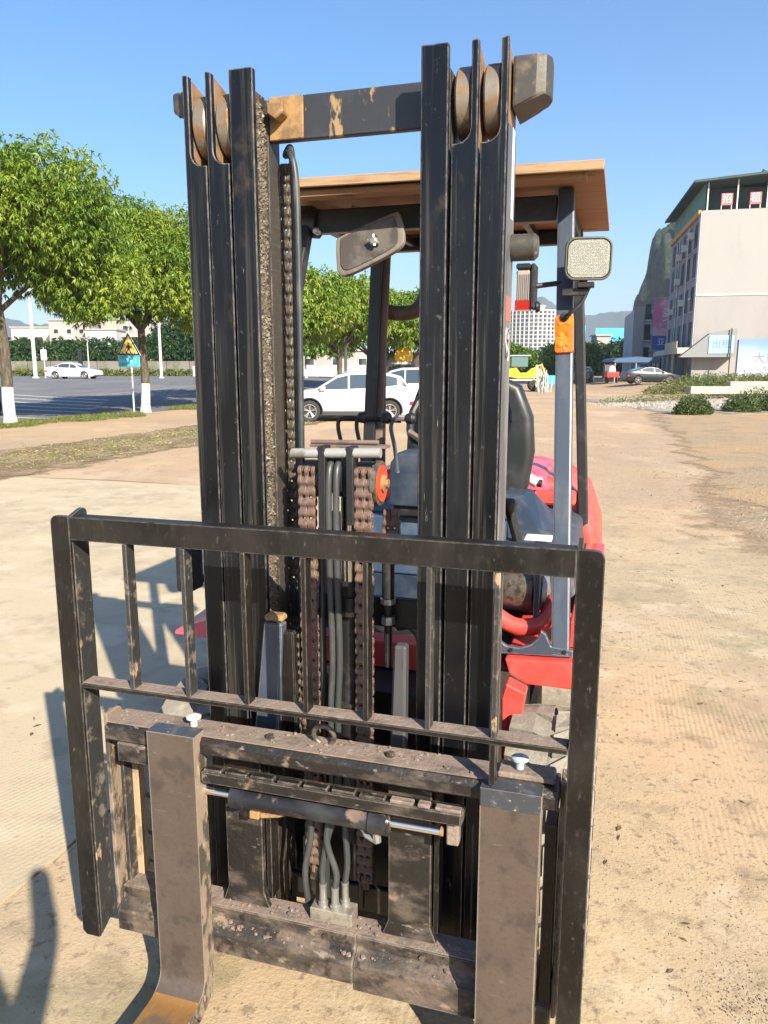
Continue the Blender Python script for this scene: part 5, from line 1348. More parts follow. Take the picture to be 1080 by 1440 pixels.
# ---- five storey building on the right: local x = along the end wall (to the right), local y = along the street facade (away)
def big_building():
    A = Vector((28.3, 72.0, 0.4)); d = Vector((4.0, 18.0, 0)).normalized(); e = Vector((d.y, -d.x, 0))
    T = thing('apartment_building', 'tall pale five storey building with green metal top floor and pink signs on its roof', 'building', A, math.atan2(e.y, e.x))
    Lx, Ly, H_ = 22.0, 18.5, 15.2
    b = MB(); b.box(0, Lx, 0, Ly, 8.0, H_); b.build('upper_wall', MW['white'], T, bevel=.02)
    b = MB(); b.box(0.02, Lx, 0.02, Ly - .02, 0, 7.85); b.build('lower_wall', MW['lower'], T)
    b = MB(); b.box(-.03, Lx, -.05, Ly, 7.85, 8.0); b.build('string_course', MW['frame'], T)
    b = MB(); b.box(-.012, -.001, .35, Ly, 3.3, H_ - .35); fac = b.build('facade_skin', MW['facade'], T)
    b = MB(); b.box(-.06, -.0125, .0, .33, 3.3, H_ - .1); b.build('corner_strip', MW['frame'], T)
    # windows: four rows of five, each an opening with frame, sill and pane
    fm = MB()
    W2, H2 = .95, 1.15
    for (a, b_, c, dd) in ((-W2, -W2 + .06, -H2, H2), (W2 - .06, W2, -H2, H2), (-W2 + .06, W2 - .06, H2 - .06, H2), (-W2 + .06, W2 - .06, -H2, -H2 + .06), (-.03, .03, -H2 + .06, H2 - .06)):
        fm.box(-.04, 0, a, b_, c, dd)
    first = None
    rows = (4.6 , 7.75, 10.75, 13.35)
    cols = (2.0, 5.5, 9.0, 12.4, 15.9)
    for ri, z in enumerate(rows):
        for ci, y in enumerate(cols):
            if first is None:
                w = fm.build('window', mat('grey window frame', (0.22, 0.22, 0.23), .6), T)
                p = MB(); p.box(-.03, -.012, -W2 + .09, W2 - .09, -H2 + .09, H2 - .09); pn = p.build('pane', gl, w)
                p = MB(); p.box(-.10, -.005, -W2 - .05, W2 + .05, -H2 - .08, -H2 - .005); sl_ = p.build('sill', MW['grey'], w)
                first = w
            else:
                w = dup(first, T)
            w.location = (-.012, y, z)
    acs = ((0, 2, 13.2), (0, 3.8, 13.0), (0, 12.6, 7.6))
    for (dx, y, z) in ((0, 7.2, 13.0), (0, 3.7, 13.6), (0, 10.7, 12.6), (0, 14.2, 7.4), (0, 7.3, 7.8), (0, 10.8, 10.2)):
        b = MB(); b.box(-.55, -.02, y - .4, y + .4, z - .3, z + .3); a_ = b.build('air_conditioner', MW['frame'], T, bevel=.02)
        b = MB(); b.lathe([(0, .22), (-.01, .22)], (-.551, y, z), 'x', 16); b.build('fan_grille', M['black'], a_)
    for k in range(3):
        b = MB(); b.tube([(-.05, .6 + k * 5.8, 3.4), (-.05, .6 + k * 5.8, H_)], .06, 6); b.build('drain_pipe', MW['frame'], T)
    # parapet and metal top floor
    b = MB(); b.box(-.25, -.013, .35, Ly, H_ - .34, H_ + .12); b.build('parapet', MW['orange'], T)
    b = MB(); b.box(.15, .25, .30, Ly, H_ + .13, H_ + 2.3); b.build('metal_wall', MW['green'], T)
    b = MB(); b.box(.3, Lx, 3.0, 3.1, H_ + .001, H_ + 2.4); b.build('recessed_wall', MW['darkgreen'], T)
    b = MB(); b.prism([(-.9, H_ + 2.25), (-.9, H_ + 2.45), (11, H_ + 3.35), (Lx, H_ + 3.2), (Lx, H_ + 3.0), (11, H_ + 3.15)], -.7, Ly + .5, 'y'); b.build('roof', MW['darkgreen'], T)
    for k in range(9):
        x = .35 + k * 2.45
        b = MB(); b.box(x, x + .10, .05, .15, H_ + .001, H_ + 2.35 + min(x, 11) * .075); b.build('roof_post', MW['frame'], T)
    for k in range(7):
        x = 1.5 + k * 2.35
        b = MB(); b.box(x, x + .95, -.06, .04, H_ + .35, H_ + 1.35); s = b.build('roof_sign', mat('pink roof sign', (0.50, 0.12, 0.13), .6), T, bevel=.02)
        for q in (x + .02, x + .85):
            b = MB(); b.box(q, q + .06, -.03, .02, H_ + .001, H_ + .349); b.build('sign_leg', MW['frame'], s)
        text_mesh('sign_letter', '招租厂房仓库旺'[k], .85, MW['frame'], s, Matrix.Translation((x + .475, -.075, H_ + .85)) @ Matrix.Rotation(R(90), 4, 'X'))
    # ground floor shops on the street side
    b = MB(); b.box(-1.3, -.001, .2, Ly, 2.75, 3.29); b.build('shop_canopy', MW['cream'], T, bevel=.02)
    for k in range(5):
        y = .6 + k * 3.6
        b = MB(); b.box(-.02, -.004, y, y + 3.0, 0, 2.6); b.build('shop_shutter', mat('dark shop front', (0.10, 0.09, 0.085), .7, layers=[((0.22, 0.20, 0.19), 1.1, .48, .6, (1, 1, .5), None, .8)], world_space=True), T)
        b = MB(); b.box(-1.25, -1.05, y + 3.15, y + 3.35, 0, 2.74); b.build('shop_pillar', MW['grey'], T)
    b = MB(); b.hexa([(-1.36, .3, 2.76), (-1.305, .3, 2.76), (-1.305, 8.5, 2.76), (-1.36, 8.5, 2.76), (-1.36, .3, 3.9), (-1.305, .3, 3.9), (-1.305, 8.5, 3.9), (-1.36, 8.5, 3.9)]); b.build('shop_sign', mat('faded beige shop sign', (0.50, 0.40, 0.27), .7), T)
    # triangular lean-to at the corner with blue lettering panel
    b = MB(); b.prism([(-1.3, 2.4), (3.4, 2.4), (3.4, 4.9), (1.2, 4.5)], -1.5, -.06, 'y'); c = b.build('corner_canopy', mat('dull grey canopy sheet', (0.21, 0.22, 0.23), .8), T)
    b = MB(); b.box(1.1, 3.2, -1.56, -1.505, 2.7, 4.3); s = b.build('canopy_sign', mat('pale blue sign face', (0.26, 0.40, 0.50), .6), T)
    text_mesh('sign_letter', '出租', .8, mat('faded sign print', (0.14, 0.24, 0.34), .7), s, Matrix.Translation((2.15, -1.575, 3.5)) @ Matrix.Rotation(R(90), 4, 'X'))
    # mural banner
    b = MB(); b.box(3.9, 20, -.12, -.06, .2, 4.0)
    m = bpy.data.materials.new('sky print banner'); m.use_nodes = True
    nt = m.node_tree; N, Lk = nt.nodes, nt.links
    tc = N.new('ShaderNodeTexCoord'); sp = N.new('ShaderNodeSeparateXYZ'); Lk.new(tc.outputs['Object'], sp.inputs[0])
    nz = N.new('ShaderNodeTexNoise'); nz.inputs['Scale'].default_value = .5; Lk.new(tc.outputs['Object'], nz.inputs[0])
    ad = N.new('ShaderNodeMath'); ad.operation = 'MULTIPLY_ADD'; ad.inputs[1].default_value = 2.0; Lk.new(nz.outputs[0], ad.inputs[0]); Lk.new(sp.outputs['Z'], ad.inputs[2])
    mr = N.new('ShaderNodeMapRange'); mr.inputs[1].default_value = 2.4; mr.inputs[2].default_value = 4.9; Lk.new(ad.outputs[0], mr.inputs[0])
    cr = N.new('ShaderNodeValToRGB'); cr.color_ramp.elements[0].color = (.38, .40, .50, 1); cr.color_ramp.elements[1].color = (.14, .25, .50, 1)
    Lk.new(mr.outputs[0], cr.inputs[0]); Lk.new(cr.outputs[0], N['Principled BSDF'].inputs['Base Color']); N['Principled BSDF'].inputs['Roughness'].default_value = .6
    ban = b.build('mural_banner', m, T)
    text_mesh('banner_lettering', '大规模塑粉料批发处', 1.05, mat('grey banner print', (.20, .20, .28), .6), ban, Matrix.Translation((9.9, -.135, 2.25)) @ Matrix.Rotation(R(90), 4, 'X'))
    text_mesh('banner_lettering', '专业生产 · 品质保证 · 欢迎来电', .5, MATS['grey banner print'], ban, Matrix.Translation((9.4, -.135, 1.35)) @ Matrix.Rotation(R(90), 4, 'X'))
    b = MB(); b.tube([(2.9, -1.7, 0), (2.9, -1.7, 4.9)], .05, 6); b.build('canopy_post', M['black'], T)
    return T
big_building()
# narrow second building with balconies and a hung advert
A = Vector((31.6, 100, .9)); d = Vector((4.0, 18.0, 0)).normalized(); e = Vector((d.y, -d.x, 0)); ry = math.atan2(e.y, e.x)
T = thing('side_building', 'narrow grey building with stacked dark balconies, just left of the tall pale building', 'building', A, ry)
b = MB(); b.box(0, 8, 0, 14, 0, 8.2); b.build('wall', MW['grey'], T)
b = MB(); b.box(-.02, 1.25, -.25, -.001, 0, 8.6); b.build('corner_pier', MW['white'], T)
for z in (1.6, 4.4, 6.9):
    b = MB(); b.box(1.35, 2.1, -.9, -.01, z - .1, z + .05); bl_ = b.build('balcony', MW['grey'], T)
    b = MB(); b.box(1.38, 2.05, -.05, -.004, z + .06, z + 2.0); b.build('opening', gl, bl_)
    b = MB(); b.box(1.36, 2.08, -.88, -.84, z + .06, z + .75); b.build('railing', M['black'], bl_)
b = MB(); b.box(2.4, 4.0, -.1, -.002, 0.2, 2.2); b.build('doorway', gl, T)
b = MB(); b.box(1.9, 6.5, -2.6, -.05, 3.0, 3.2); b.build('blue_awning', mat('faded blue awning', (0.14, 0.26, 0.34), .7), T)
B = thing('billboard', 'tall pink and blue advertising billboard hung beside the narrow grey building', 'billboard', Vector((33.6, 98.6, .9)), ry)
b = MB(); b.box(0, 3.6, -.15, 0, 4.95, 9.6); p = b.build('advert_panel', mat('pink purple advert print', (0.50, 0.14, 0.26), .6, layers=[((0.62, 0.36, 0.44), .22, .46, .58, None, None, .8), ((0.26, 0.12, 0.26), .34, .50, .60, None, None, .7)]), B)
b = MB(); b.box(0, 3.6, -.16, 0, 3.3, 4.949); q = b.build('blue_panel', mat('deep blue advert print', (0.01, 0.075, 0.28), .5), B)
text_mesh('advert_lettering', '买', 1.9, MW['frame'], p, Matrix.Translation((1.9, -.16, 7.4)) @ Matrix.Rotation(R(90), 4, 'X'))
text_mesh('advert_lettering', '上天下', .75, MW['frame'], p, Matrix.Translation((1.9, -.16, 9.0)) @ Matrix.Rotation(R(90), 4, 'X'))
text_mesh('advert_lettering', '一二三', .6, MW['frame'], p, Matrix.Translation((1.9, -.16, 5.7)) @ Matrix.Rotation(R(90), 4, 'X'))
text_mesh('advert_lettering', '亚都家', .95, MW['frame'], q, Matrix.Translation((2.0, -.17, 4.15)) @ Matrix.Rotation(R(90), 4, 'X'))
for x in (.2, 3.3):
    b = MB(); b.box(x, x + .12, .01, .13, 0, 9.5); b.build('billboard_post', MW['pole'], B)
# low shops row between
b = MB(); b.box(36.6, 44, 104, 112, .5, 5.6); tag(b.build('shop_row', MW['grey'], None), 'low grey shop row behind the pink and blue billboard', 'building')

# ---- curved apartment tower far away
TW = thing('apartment_tower', 'far white curved apartment tower covered in rows of windows, above the yellow machine', 'building', (118, 600, 0), 0)
nf, nc = 15, 15
Rt, cx_, cy_ = 26.0, 0.0, 22.0
angs = [R(-146 + k * 112 / nc) for k in range(nc + 1)]
b = MB()
pts = [(cx_ + Rt * math.cos(a), cy_ + Rt * math.sin(a)) for a in angs] + [(22, 20), (-22, 20)]
b.prism(pts, 0, 46.5, 'z'); b.build('wall', mat('far white tower wall', (0.42, 0.42, 0.44), .8), TW)
for f in range(nf):
    z = 1.0 + f * 3.02
    slab_pts = [(cx_ + (Rt + .5) * math.cos(a), cy_ + (Rt + .5) * math.sin(a)) for a in angs]
    b = MB(); b.prism(slab_pts + [(cx_ + (Rt - .1) * math.cos(a), cy_ + (Rt - .1) * math.sin(a)) for a in reversed(angs)], z - .35, z, 'z'); b.build('floor_band', MW['frame'], TW)
wm = MB(); wm.box(-.88, .88, -.18, -.04, 0, 1.85); wo = wm.build('window', gl, TW)
wf = MB(); wf.box(-.05, .05, -.24, -.185, 0, 1.85); 
first = True
for f in range(nf):
    for k in range(nc):
        a = (angs[k] + angs[k + 1]) / 2
        o = wo if first else wo.copy()
        if not first: COL.objects.link(o); o.parent = TW
        first = False
        o.location = (cx_ + Rt * math.cos(a), cy_ + Rt * math.sin(a), 1.25 + f * 3.02)
        o.rotation_euler = (0, 0, a + math.pi / 2)
for k in range(0, nc + 1, 1):
    a = angs[k]
    b = MB(); b.box(-.28, .28, -.62, -.02, 0, 46.0); o = b.build('pier', MW['frame'], TW); o.location = (cx_ + Rt * math.cos(a), cy_ + Rt * math.sin(a), 0); o.rotation_euler = (0, 0, a + math.pi / 2)
b = MB(); b.box(-12, 4, 2, 14, 46.5, 50.0); b.box(-13, 5, 1, 15, 49.0, 49.4); b.build('roof_room', MW['frame'], TW)

# ---- buildings beyond the hedge on the left
def block(name, label, x, y, w, dep, h, m, z=0.9, rz=0.0, wins=(), extra=None):
    T = thing(name, label, 'building', (x, y, z), rz)
    b = MB(); b.box(0, w, 0, dep, 0, h); b.build('wall', m, T)
    b = MB(); b.box(-.3, w + .3, -.3, dep + .3, h, h + .3); b.build('roof', MW['white'], T)
    for (wx, wz, ww, wh) in wins:
        b = MB(); b.box(wx, wx + ww, -.12, -.01, wz, wz + wh); f = b.build('window', MW['frame'], T)
        b = MB(); b.box(wx + .12, wx + ww - .12, -.15, -.121, wz + .12, wz + wh - .12); b.build('pane', gl, f)
    return T
block('warehouse', 'low pale building with a small window row, seen left under the nearest tree crown', -88, 186, 14, 12, 10.5, MW['cream'], wins=[(2, 7, 2, 1.5), (5.5, 7, 2, 1.5), (9.5, 7, 2, 1.5)])
block('pink_house', 'pale pink flat roofed house, widest of those beyond the hedge', -76.5, 180, 9.2, 12, 11.8, MW['pinkb'], wins=[(1.0, 8.8, 1.2, 1.2), (4, 8.8, 1.2, 1.2), (6.8, 8.8, 1.2, 1.2)])
block('grey_house', 'plain grey block house between the pink house and the balcony house', -67.5, 178, 7, 10, 9.6, MW['grey'], wins=[(1.2, 7.0, 1.3, 1.2)])
T = block('balcony_house', 'white house with wide dark open storey and slim posts, left of the second tree', -66.0, 184, 14, 12, 12.2, MW['white'], wins=[(1.5, 9.5, 1.4, 1.5), (5, 9.5, 1.4, 1.5)])
b = MB(); b.box(3.0, 13.5, -.9, -.2, 6.2, 8.2); b.build('open_storey', gl, T)
b = MB(); b.box(2.2, 14.2, -2.6, -.91, 8.21, 8.9); b.build('balcony_slab', MW['white'], T)
for x in (3.2, 6.6, 10, 13.2):
    b = MB(); b.box(x, x + .3, -2.5, -2.2, 6.0, 8.2); b.build('post', MW['white'], T)
b = MB(); b.box(.5, 4.5, -.5, -.01, 9.9, 11.4); b.build('sign_panel', mat('salmon sign panel', (0.60, 0.30, 0.22), .7), T)
block('roadside_house', 'small pale house behind the young trees between the mast rails', -14, 120, 14, 8, 3.6, MW['pinkb'], wins=[(2, 1.4, 1.4, 1.2), (6, 1.4, 1.4, 1.2), (10, 1.4, 1.4, 1.2)])
# pale boundary wall with panels, behind the white cars
T = thing('boundary_wall', 'beige panelled boundary wall behind the white cars', 'wall', (0.2, 66, .0), 0)
for k in range(2):
    b = MB(); b.box(k * 2.4 + .05, k * 2.4 + 2.28, 0, .15, 0, 3.1); b.build('wall_panel', MW['cream'], T)
    b = MB(); b.box(k * 2.4 - .10, k * 2.4 + .04, -.08, .2, 0, 3.3); b.build('wall_post', MW['grey'], T)
T = thing('concrete_fence', 'low pale concrete fence across the road beyond the young trees', 'fence', (-24, 98, .85), 0)
for k in range(9):
    b = MB(); b.box(k * 3.2, k * 3.2 + 3.1, 0, .2, 0, 1.3); b.build('fence_panel', MW['grey'], T)
T = thing('concrete_fence', 'grey concrete fence behind the white sedan on the left', 'fence', (-62, 108, .85), 0)
for k in range(12):
    b = MB(); b.box(k * 3.2, k * 3.2 + 3.1, 0, .2, 0, 2.0); b.build('fence_panel', mat('grimy grey fence', (0.17, 0.155, 0.14), .9, layers=[((0.09, 0.10, 0.06), .4, .45, .6, None, None, .8)], world_space=True), T)

# ---- hedges, distant woods
def far_crown(name, label, cat, pts, seed, leaf=.6, n=3000, m='hedge', group=None, warm=.4, stuff=False):
    lobes = [((x, y, terrain(x, y) + z), r) for x, y, z, r in pts]
    me = crown_mesh(name, lobes, n, 7, leaf, leaf * .45, ML[m], seed, warm=warm, hang=.2)
    o = bpy.data.objects.new(name, me); COL.objects.link(o); tag(o, label, cat, group)
    if stuff: o['kind'] = 'stuff'
    return o
g = random.Random(3)
far_crown('hedge', 'long dark green hedge of bushy trees behind the white sedan', 'hedge', [(-62 + k * 1.7, 114 + g.uniform(-1, 2), 2.6 + g.uniform(-.2, .4), 2.2 + g.uniform(0, .6)) for k in range(18)], 50, n=9000, leaf=.5, stuff=True, warm=.45)
far_crown('hedge', 'taller dark trees between the second tree and the mast', 'hedge', [(-31.5 + k * 1.9, 116 + g.uniform(-1, 2), 4.2 + g.uniform(-.5, 1.5), 3.3 + g.uniform(0, .8)) for k in range(9)], 51, n=7000, leaf=.55, stuff=True, warm=.3)
far_crown('grass_bank', 'sunlit yellow green scrub along the far kerb', 'grass', [(-60 + k * 1.4, 101 + g.uniform(-1, 1), .1, .9) for k in range(30)], 52, n=5000, leaf=.3, m='grass', stuff=True, warm=.4)
far_crown('woods', 'distant woods below the far mountains, behind the parked cars', 'woods', [(33 + k * 3.2, 150 + g.uniform(-6, 6), 2.6 + g.uniform(-.5, 1.0), 3.6 + g.uniform(0, 1)) for k in range(11)], 53, n=6500, leaf=.8, stuff=True, warm=.25)
far_crown('round_tree', 'bright green tree behind the red three wheeler', 'tree', [(25.5, 108, 3.2, 2.6), (27.5, 108, 2.6, 2.2), (24, 109, 2.6, 2.0)], 54, n=1800, leaf=.5, m='mango', warm=.35)
far_crown('round_tree', 'green trees below the far tower, behind the yellow machine', 'tree', [(18.2 + k * 1.6, 118, 3.0 - .55 * k, 2.9 - .25 * k) for k in range(4)], 55, n=3600, leaf=.55, m='mango', warm=.25)
far_crown('woods', 'distant green belt across the far side of the junction', 'woods', [(-24 + k * 4.2, 150 + g.uniform(-6, 6), 1.6 + g.uniform(-1, 1.0), 3.4) for k in range(14)], 56, n=5500, leaf=.8, stuff=True, warm=.3)

# ---- hills
def hill(name, prof, y, depth, m, seed, rough=.12, kind='structure', label=None):
    """ridge from (x, height) profile at distance y; real relief with depth"""
    nx, ny = 170, 40
    x0, x1 = prof[0][0], prof[-1][0]
    def hx(x):
        for (a, ha), (b_, hb) in zip(prof[:-1], prof[1:]):
            if a <= x <= b_: return ha + (hb - ha) * (x - a) / (b_ - a)
        return 0
    mx = max(h for _, h in prof); V = []; F = []
    for j in range(ny + 1):
        t = j / ny; env = math.sin(math.pi * min(1, t * 1.0)) ** .6 if 0 < t < 1 else 0
        for i in range(nx + 1):
            x = x0 + (x1 - x0) * i / nx
            nz = noise.fractal(Vector((x / mx * 2.2 + seed, t * 4, seed)), 1.0, 2.0, 6)
            h = hx(x) * env * (1 + rough * nz) + (mx * .03 * nz if env else 0)
            V.append((x + mx * .05 * noise.noise(Vector((x / mx * 3, t * 5, 3 + seed))), y + (t - .5) * depth, max(-2, h) if env else -2))
    for j in range(ny):
        for i in range(nx):
            a = j * (nx + 1) + i; F.append((a, a + 1, a + nx + 2, a + nx + 1))
    me = bpy.data.meshes.new(name); me.from_pydata(V, [], F); me.materials.append(m); me.polygons.foreach_set('use_smooth', [True] * len(F))
    o = bpy.data.objects.new(name, me); COL.objects.link(o); return structure(o)
rock = mat('wooded karst rock', (0.008, 0.022, 0.017), .95, layers=[((0.035, 0.042, 0.04), .09, .56, .64, (1, 1, .5), None, .7), ((0.03, 0.055, 0.018), .35, .50, .60, None, None, .8), ((0.004, 0.010, 0.009), .22, .52, .62, None, None, .9)], bump=1.0, bscale=.2, bdist=2.0, world_space=True, )
far = mat('far wooded mountain', (0.02, 0.045, 0.045), .95, layers=[((0.045, 0.065, 0.06), .004, .48, .62, None, None, .7)], world_space=True)
hill('karst_hill', [(112, 0), (117, 14), (120, 20), (122, 33), (127, 38), (129, 50), (135, 53), (139, 61), (160, 64), (190, 60), (220, 40), (240, 0)], 365, 90, rock, 3.0, .75)
hill('mountains', [(200, 0), (330, 90), (420, 150), (470, 215), (520, 190), (570, 165), (640, 170), (760, 175), (850, 170), (960, 200), (1100, 120), (1300, 0)], 2500, 700, far, 8.0, .10)
hill('mountains', [(-1500, 0), (-1300, 110), (-1150, 160), (-1000, 125), (-850, 150), (-700, 110), (-500, 130), (-300, 60), (-150, 0)], 2300, 600, far, 13.0, .12)

# ---- blue hoarding, blue sign far right
T = thing('hoarding', 'bright blue sheet hoarding standing above the distant woods', 'hoarding', (40.8, 152, 0), 0)
for k in range(8):
    b = MB(); b.box(k * .92, k * .92 + .9, 0, .12, 6.9, 9.6); b.build('sheet', MW['blue'], T)
for x in (.4, 3.6, 6.9):
    b = MB(); b.box(x, x + .2, .13, .4, 0, 9.3); b.build('post', MW['pole'], T)
b = MB(); b.box(39.0, 39.9, 156, 156.4, 8.0, 10.3); b.box(39.3, 39.6, 156.1, 156.3, 0, 8.0); tag(b.build('blue_panel_sign', MW['blue'], None), 'small upright blue panel left of the long blue hoarding', 'sign')
block('far_house', 'tiny pale house at the foot of the far mountains left of the blue hoarding', 40.6, 150, 2.6, 4, 8.0, MW['pinkb'], z=0)

# ---- poles, lamps and signals
def pole(label, x, y, h, r, arm=None, name='lamp_post', cat='lamp post', group=None):
    T = thing(name, label, cat, (x, y, terrain(x, y)), 0, group)
    b = MB(); b.tube([(0, 0, -.1), (0, 0, h)], [r * 1.15, r * .8], 10); b.build('pole', MW['pole'], T, smooth=True)
    b = MB(); b.lathe([(0, r * 2), (.12, r * 2), (.13, r * 1.2)], (0, 0, 0), 'z', 8); b.build('foot', MW['grey'], T)
    if arm:
        b = MB(); b.tube(smoothpath([(0, 0, h), (arm * .3, 0, h + .35), (arm, 0, h + .5)], 4), r * .55, 8); b.build('arm', MW['pole'], T, smooth=True)
        b = MB(); b.box(arm - .1 if arm > 0 else arm - .55, arm + .55 if arm > 0 else arm + .1, -.12, .12, h + .46, h + .56); b.build('lamp_head', MW['grey'], T, bevel=.03)
    return T
GP = 'pale lamp posts along the far road'
pole('thick pale lamp post left of the white sedan', -33.5, 75, 9.5, .17, 1.6, group=GP)
pole('pale lamp post right of the second trunk', -21.4, 75, 9.5, .13, 1.6, group=GP)
pole('pale lamp post rising above the trees between the mast rails', -2.72, 55.5, 10.5, .11, 1.4, group=GP)
pole('pale post beside the trunk behind the crossover car', -6.8, 62, 5.5, .10, None, 'post', 'post')
T = pole('slim sign post with a small pale board, left of the white sedan', -32.55, 75, 2.9, .05, None, 'signpost', 'sign')
b = MB(); b.box(-.28, .28, -.05, -.02, 1.7, 2.7); b.build('sign_board', MW['frame'], T)
T = pole('traffic signal post behind the white sedan', -28.7, 76, 3.4, .06, None, 'traffic_signal', 'traffic light')
b = MB(); b.box(-.95, -.6, -.15, .1, 1.3, 2.6); b.tube([(-.6, 0, 2.4), (0, 0, 2.4)], .03, 6); hs = b.build('signal_housing', M['black'], T, bevel=.02)
for q in range(3):
    b = MB(); b.lathe([(0, .11), (-.03, .10)], (-.775, -.151, 1.55 + q * .4), 'y', 12); b.build('signal_lens', M['black'], hs)
b = MB(); b.box(-.42, -.2, -.1, .1, .2, 1.0); b.build('signal_cabinet', MW['frame'], T, bevel=.02)

# ---- pedestrian crossing sign
S = thing('crossing_sign', 'yellow triangular pedestrian crossing sign with a blue plate below, in front of the second tree', 'road sign', (-9.6, 29.5, 0), R(-14))
b = MB(); b.tube([(0.05, .05, 0), (0.05, .05, 2.85)], .032, 12); b.build('post', MW['pole'], S, smooth=True)
def tri(w, y0, y1, c=(0, 2.50), k=1.0, name='plate', m=None, parent=None):
    h = w * .866; pts = [(-w / 2, -h / 3), (w / 2, -h / 3), (0, h * 2 / 3)]
    b = MB(); b.prism([(c[0] + x, c[1] + z) for x, z in pts], y0, y1, 'y'); return b.build(name, m, parent, bevel=.012 if w > .5 else .004, seg=2, angle=50)
MS = {'yel': mat('pale yellow sign face', (0.72, 0.50, 0.16), .5), 'blk': mat('black sign print', (0.02, 0.015, 0.012), .6), 'wht': MW['frame'],
      'blu': mat('cyan blue sign plate', (0.03, 0.38, 0.60), .45, layers=[((0.25, 0.55, 0.68), 3, .50, .64, None, None, .6)])}
tp = tri(1.00, 0, .015, m=MS['wht'], parent=S, name='triangle_plate')
tri(.96, -.004, -.0005, m=MS['blk'], parent=tp, name='black_border')
tri(.76, -.008, -.0045, m=MS['yel'], parent=tp, name='yellow_face')
b = MB(); b.lathe([(-.0105, .035), (-.0085, .035)], (0.01, 0, 2.66), 'y', 12)
b.prism([(-.045, 2.43), (.05, 2.43), (.055, 2.60), (-.04, 2.60)], -.0105, -.0085, 'y')
b.prism([(-.05, 2.58), (-.13, 2.47), (-.105, 2.45), (-.02, 2.55)], -.0103, -.0087, 'y'); b.prism([(.05, 2.59), (.13, 2.50), (.115, 2.475), (.02, 2.55)], -.0102, -.0088, 'y')
b.prism([(-.04, 2.44), (-.12, 2.30), (-.085, 2.285), (.015, 2.43)], -.0101, -.0087, 'y'); b.prism([(.05, 2.44), (.12, 2.30), (.085, 2.285), (-.005, 2.43)], -.0100, -.0086, 'y')
b.build('walking_figure', MS['blk'], tp)
for k in range(6):
    x = -.24 + k * .09
    b = MB(); b.prism([(x, 2.25), (x + .03, 2.25), (x + .06 if k % 2 else x - .01, 2.36), (x + .03 if k % 2 else x - .04, 2.36)], -.0099, -.0085, 'y'); b.build('zebra_bar', MS['blk'], tp)
b = MB(); b.box(-.46, .45, -.012, 0, 1.80, 2.19); bp_ = b.build('blue_plate', MS['blu'], S, bevel=.004)
text_mesh('plate_lettering', '前方学校', .155, MW['frame'], bp_, Matrix.Translation((-.13, -.0145, 2.01)) @ Matrix.Rotation(R(90), 4, 'X'))
text_mesh('plate_lettering', '2', .24, MW['frame'], bp_, Matrix.Translation((.27, -.0145, 2.01)) @ Matrix.Rotation(R(90), 4, 'X'))
b = MB(); b.box(-.60, -.461, -.01, 0, 2.165, 2.20); b.build('stub_arm', mat('dull red stub', (0.35, 0.08, 0.06), .6), S)

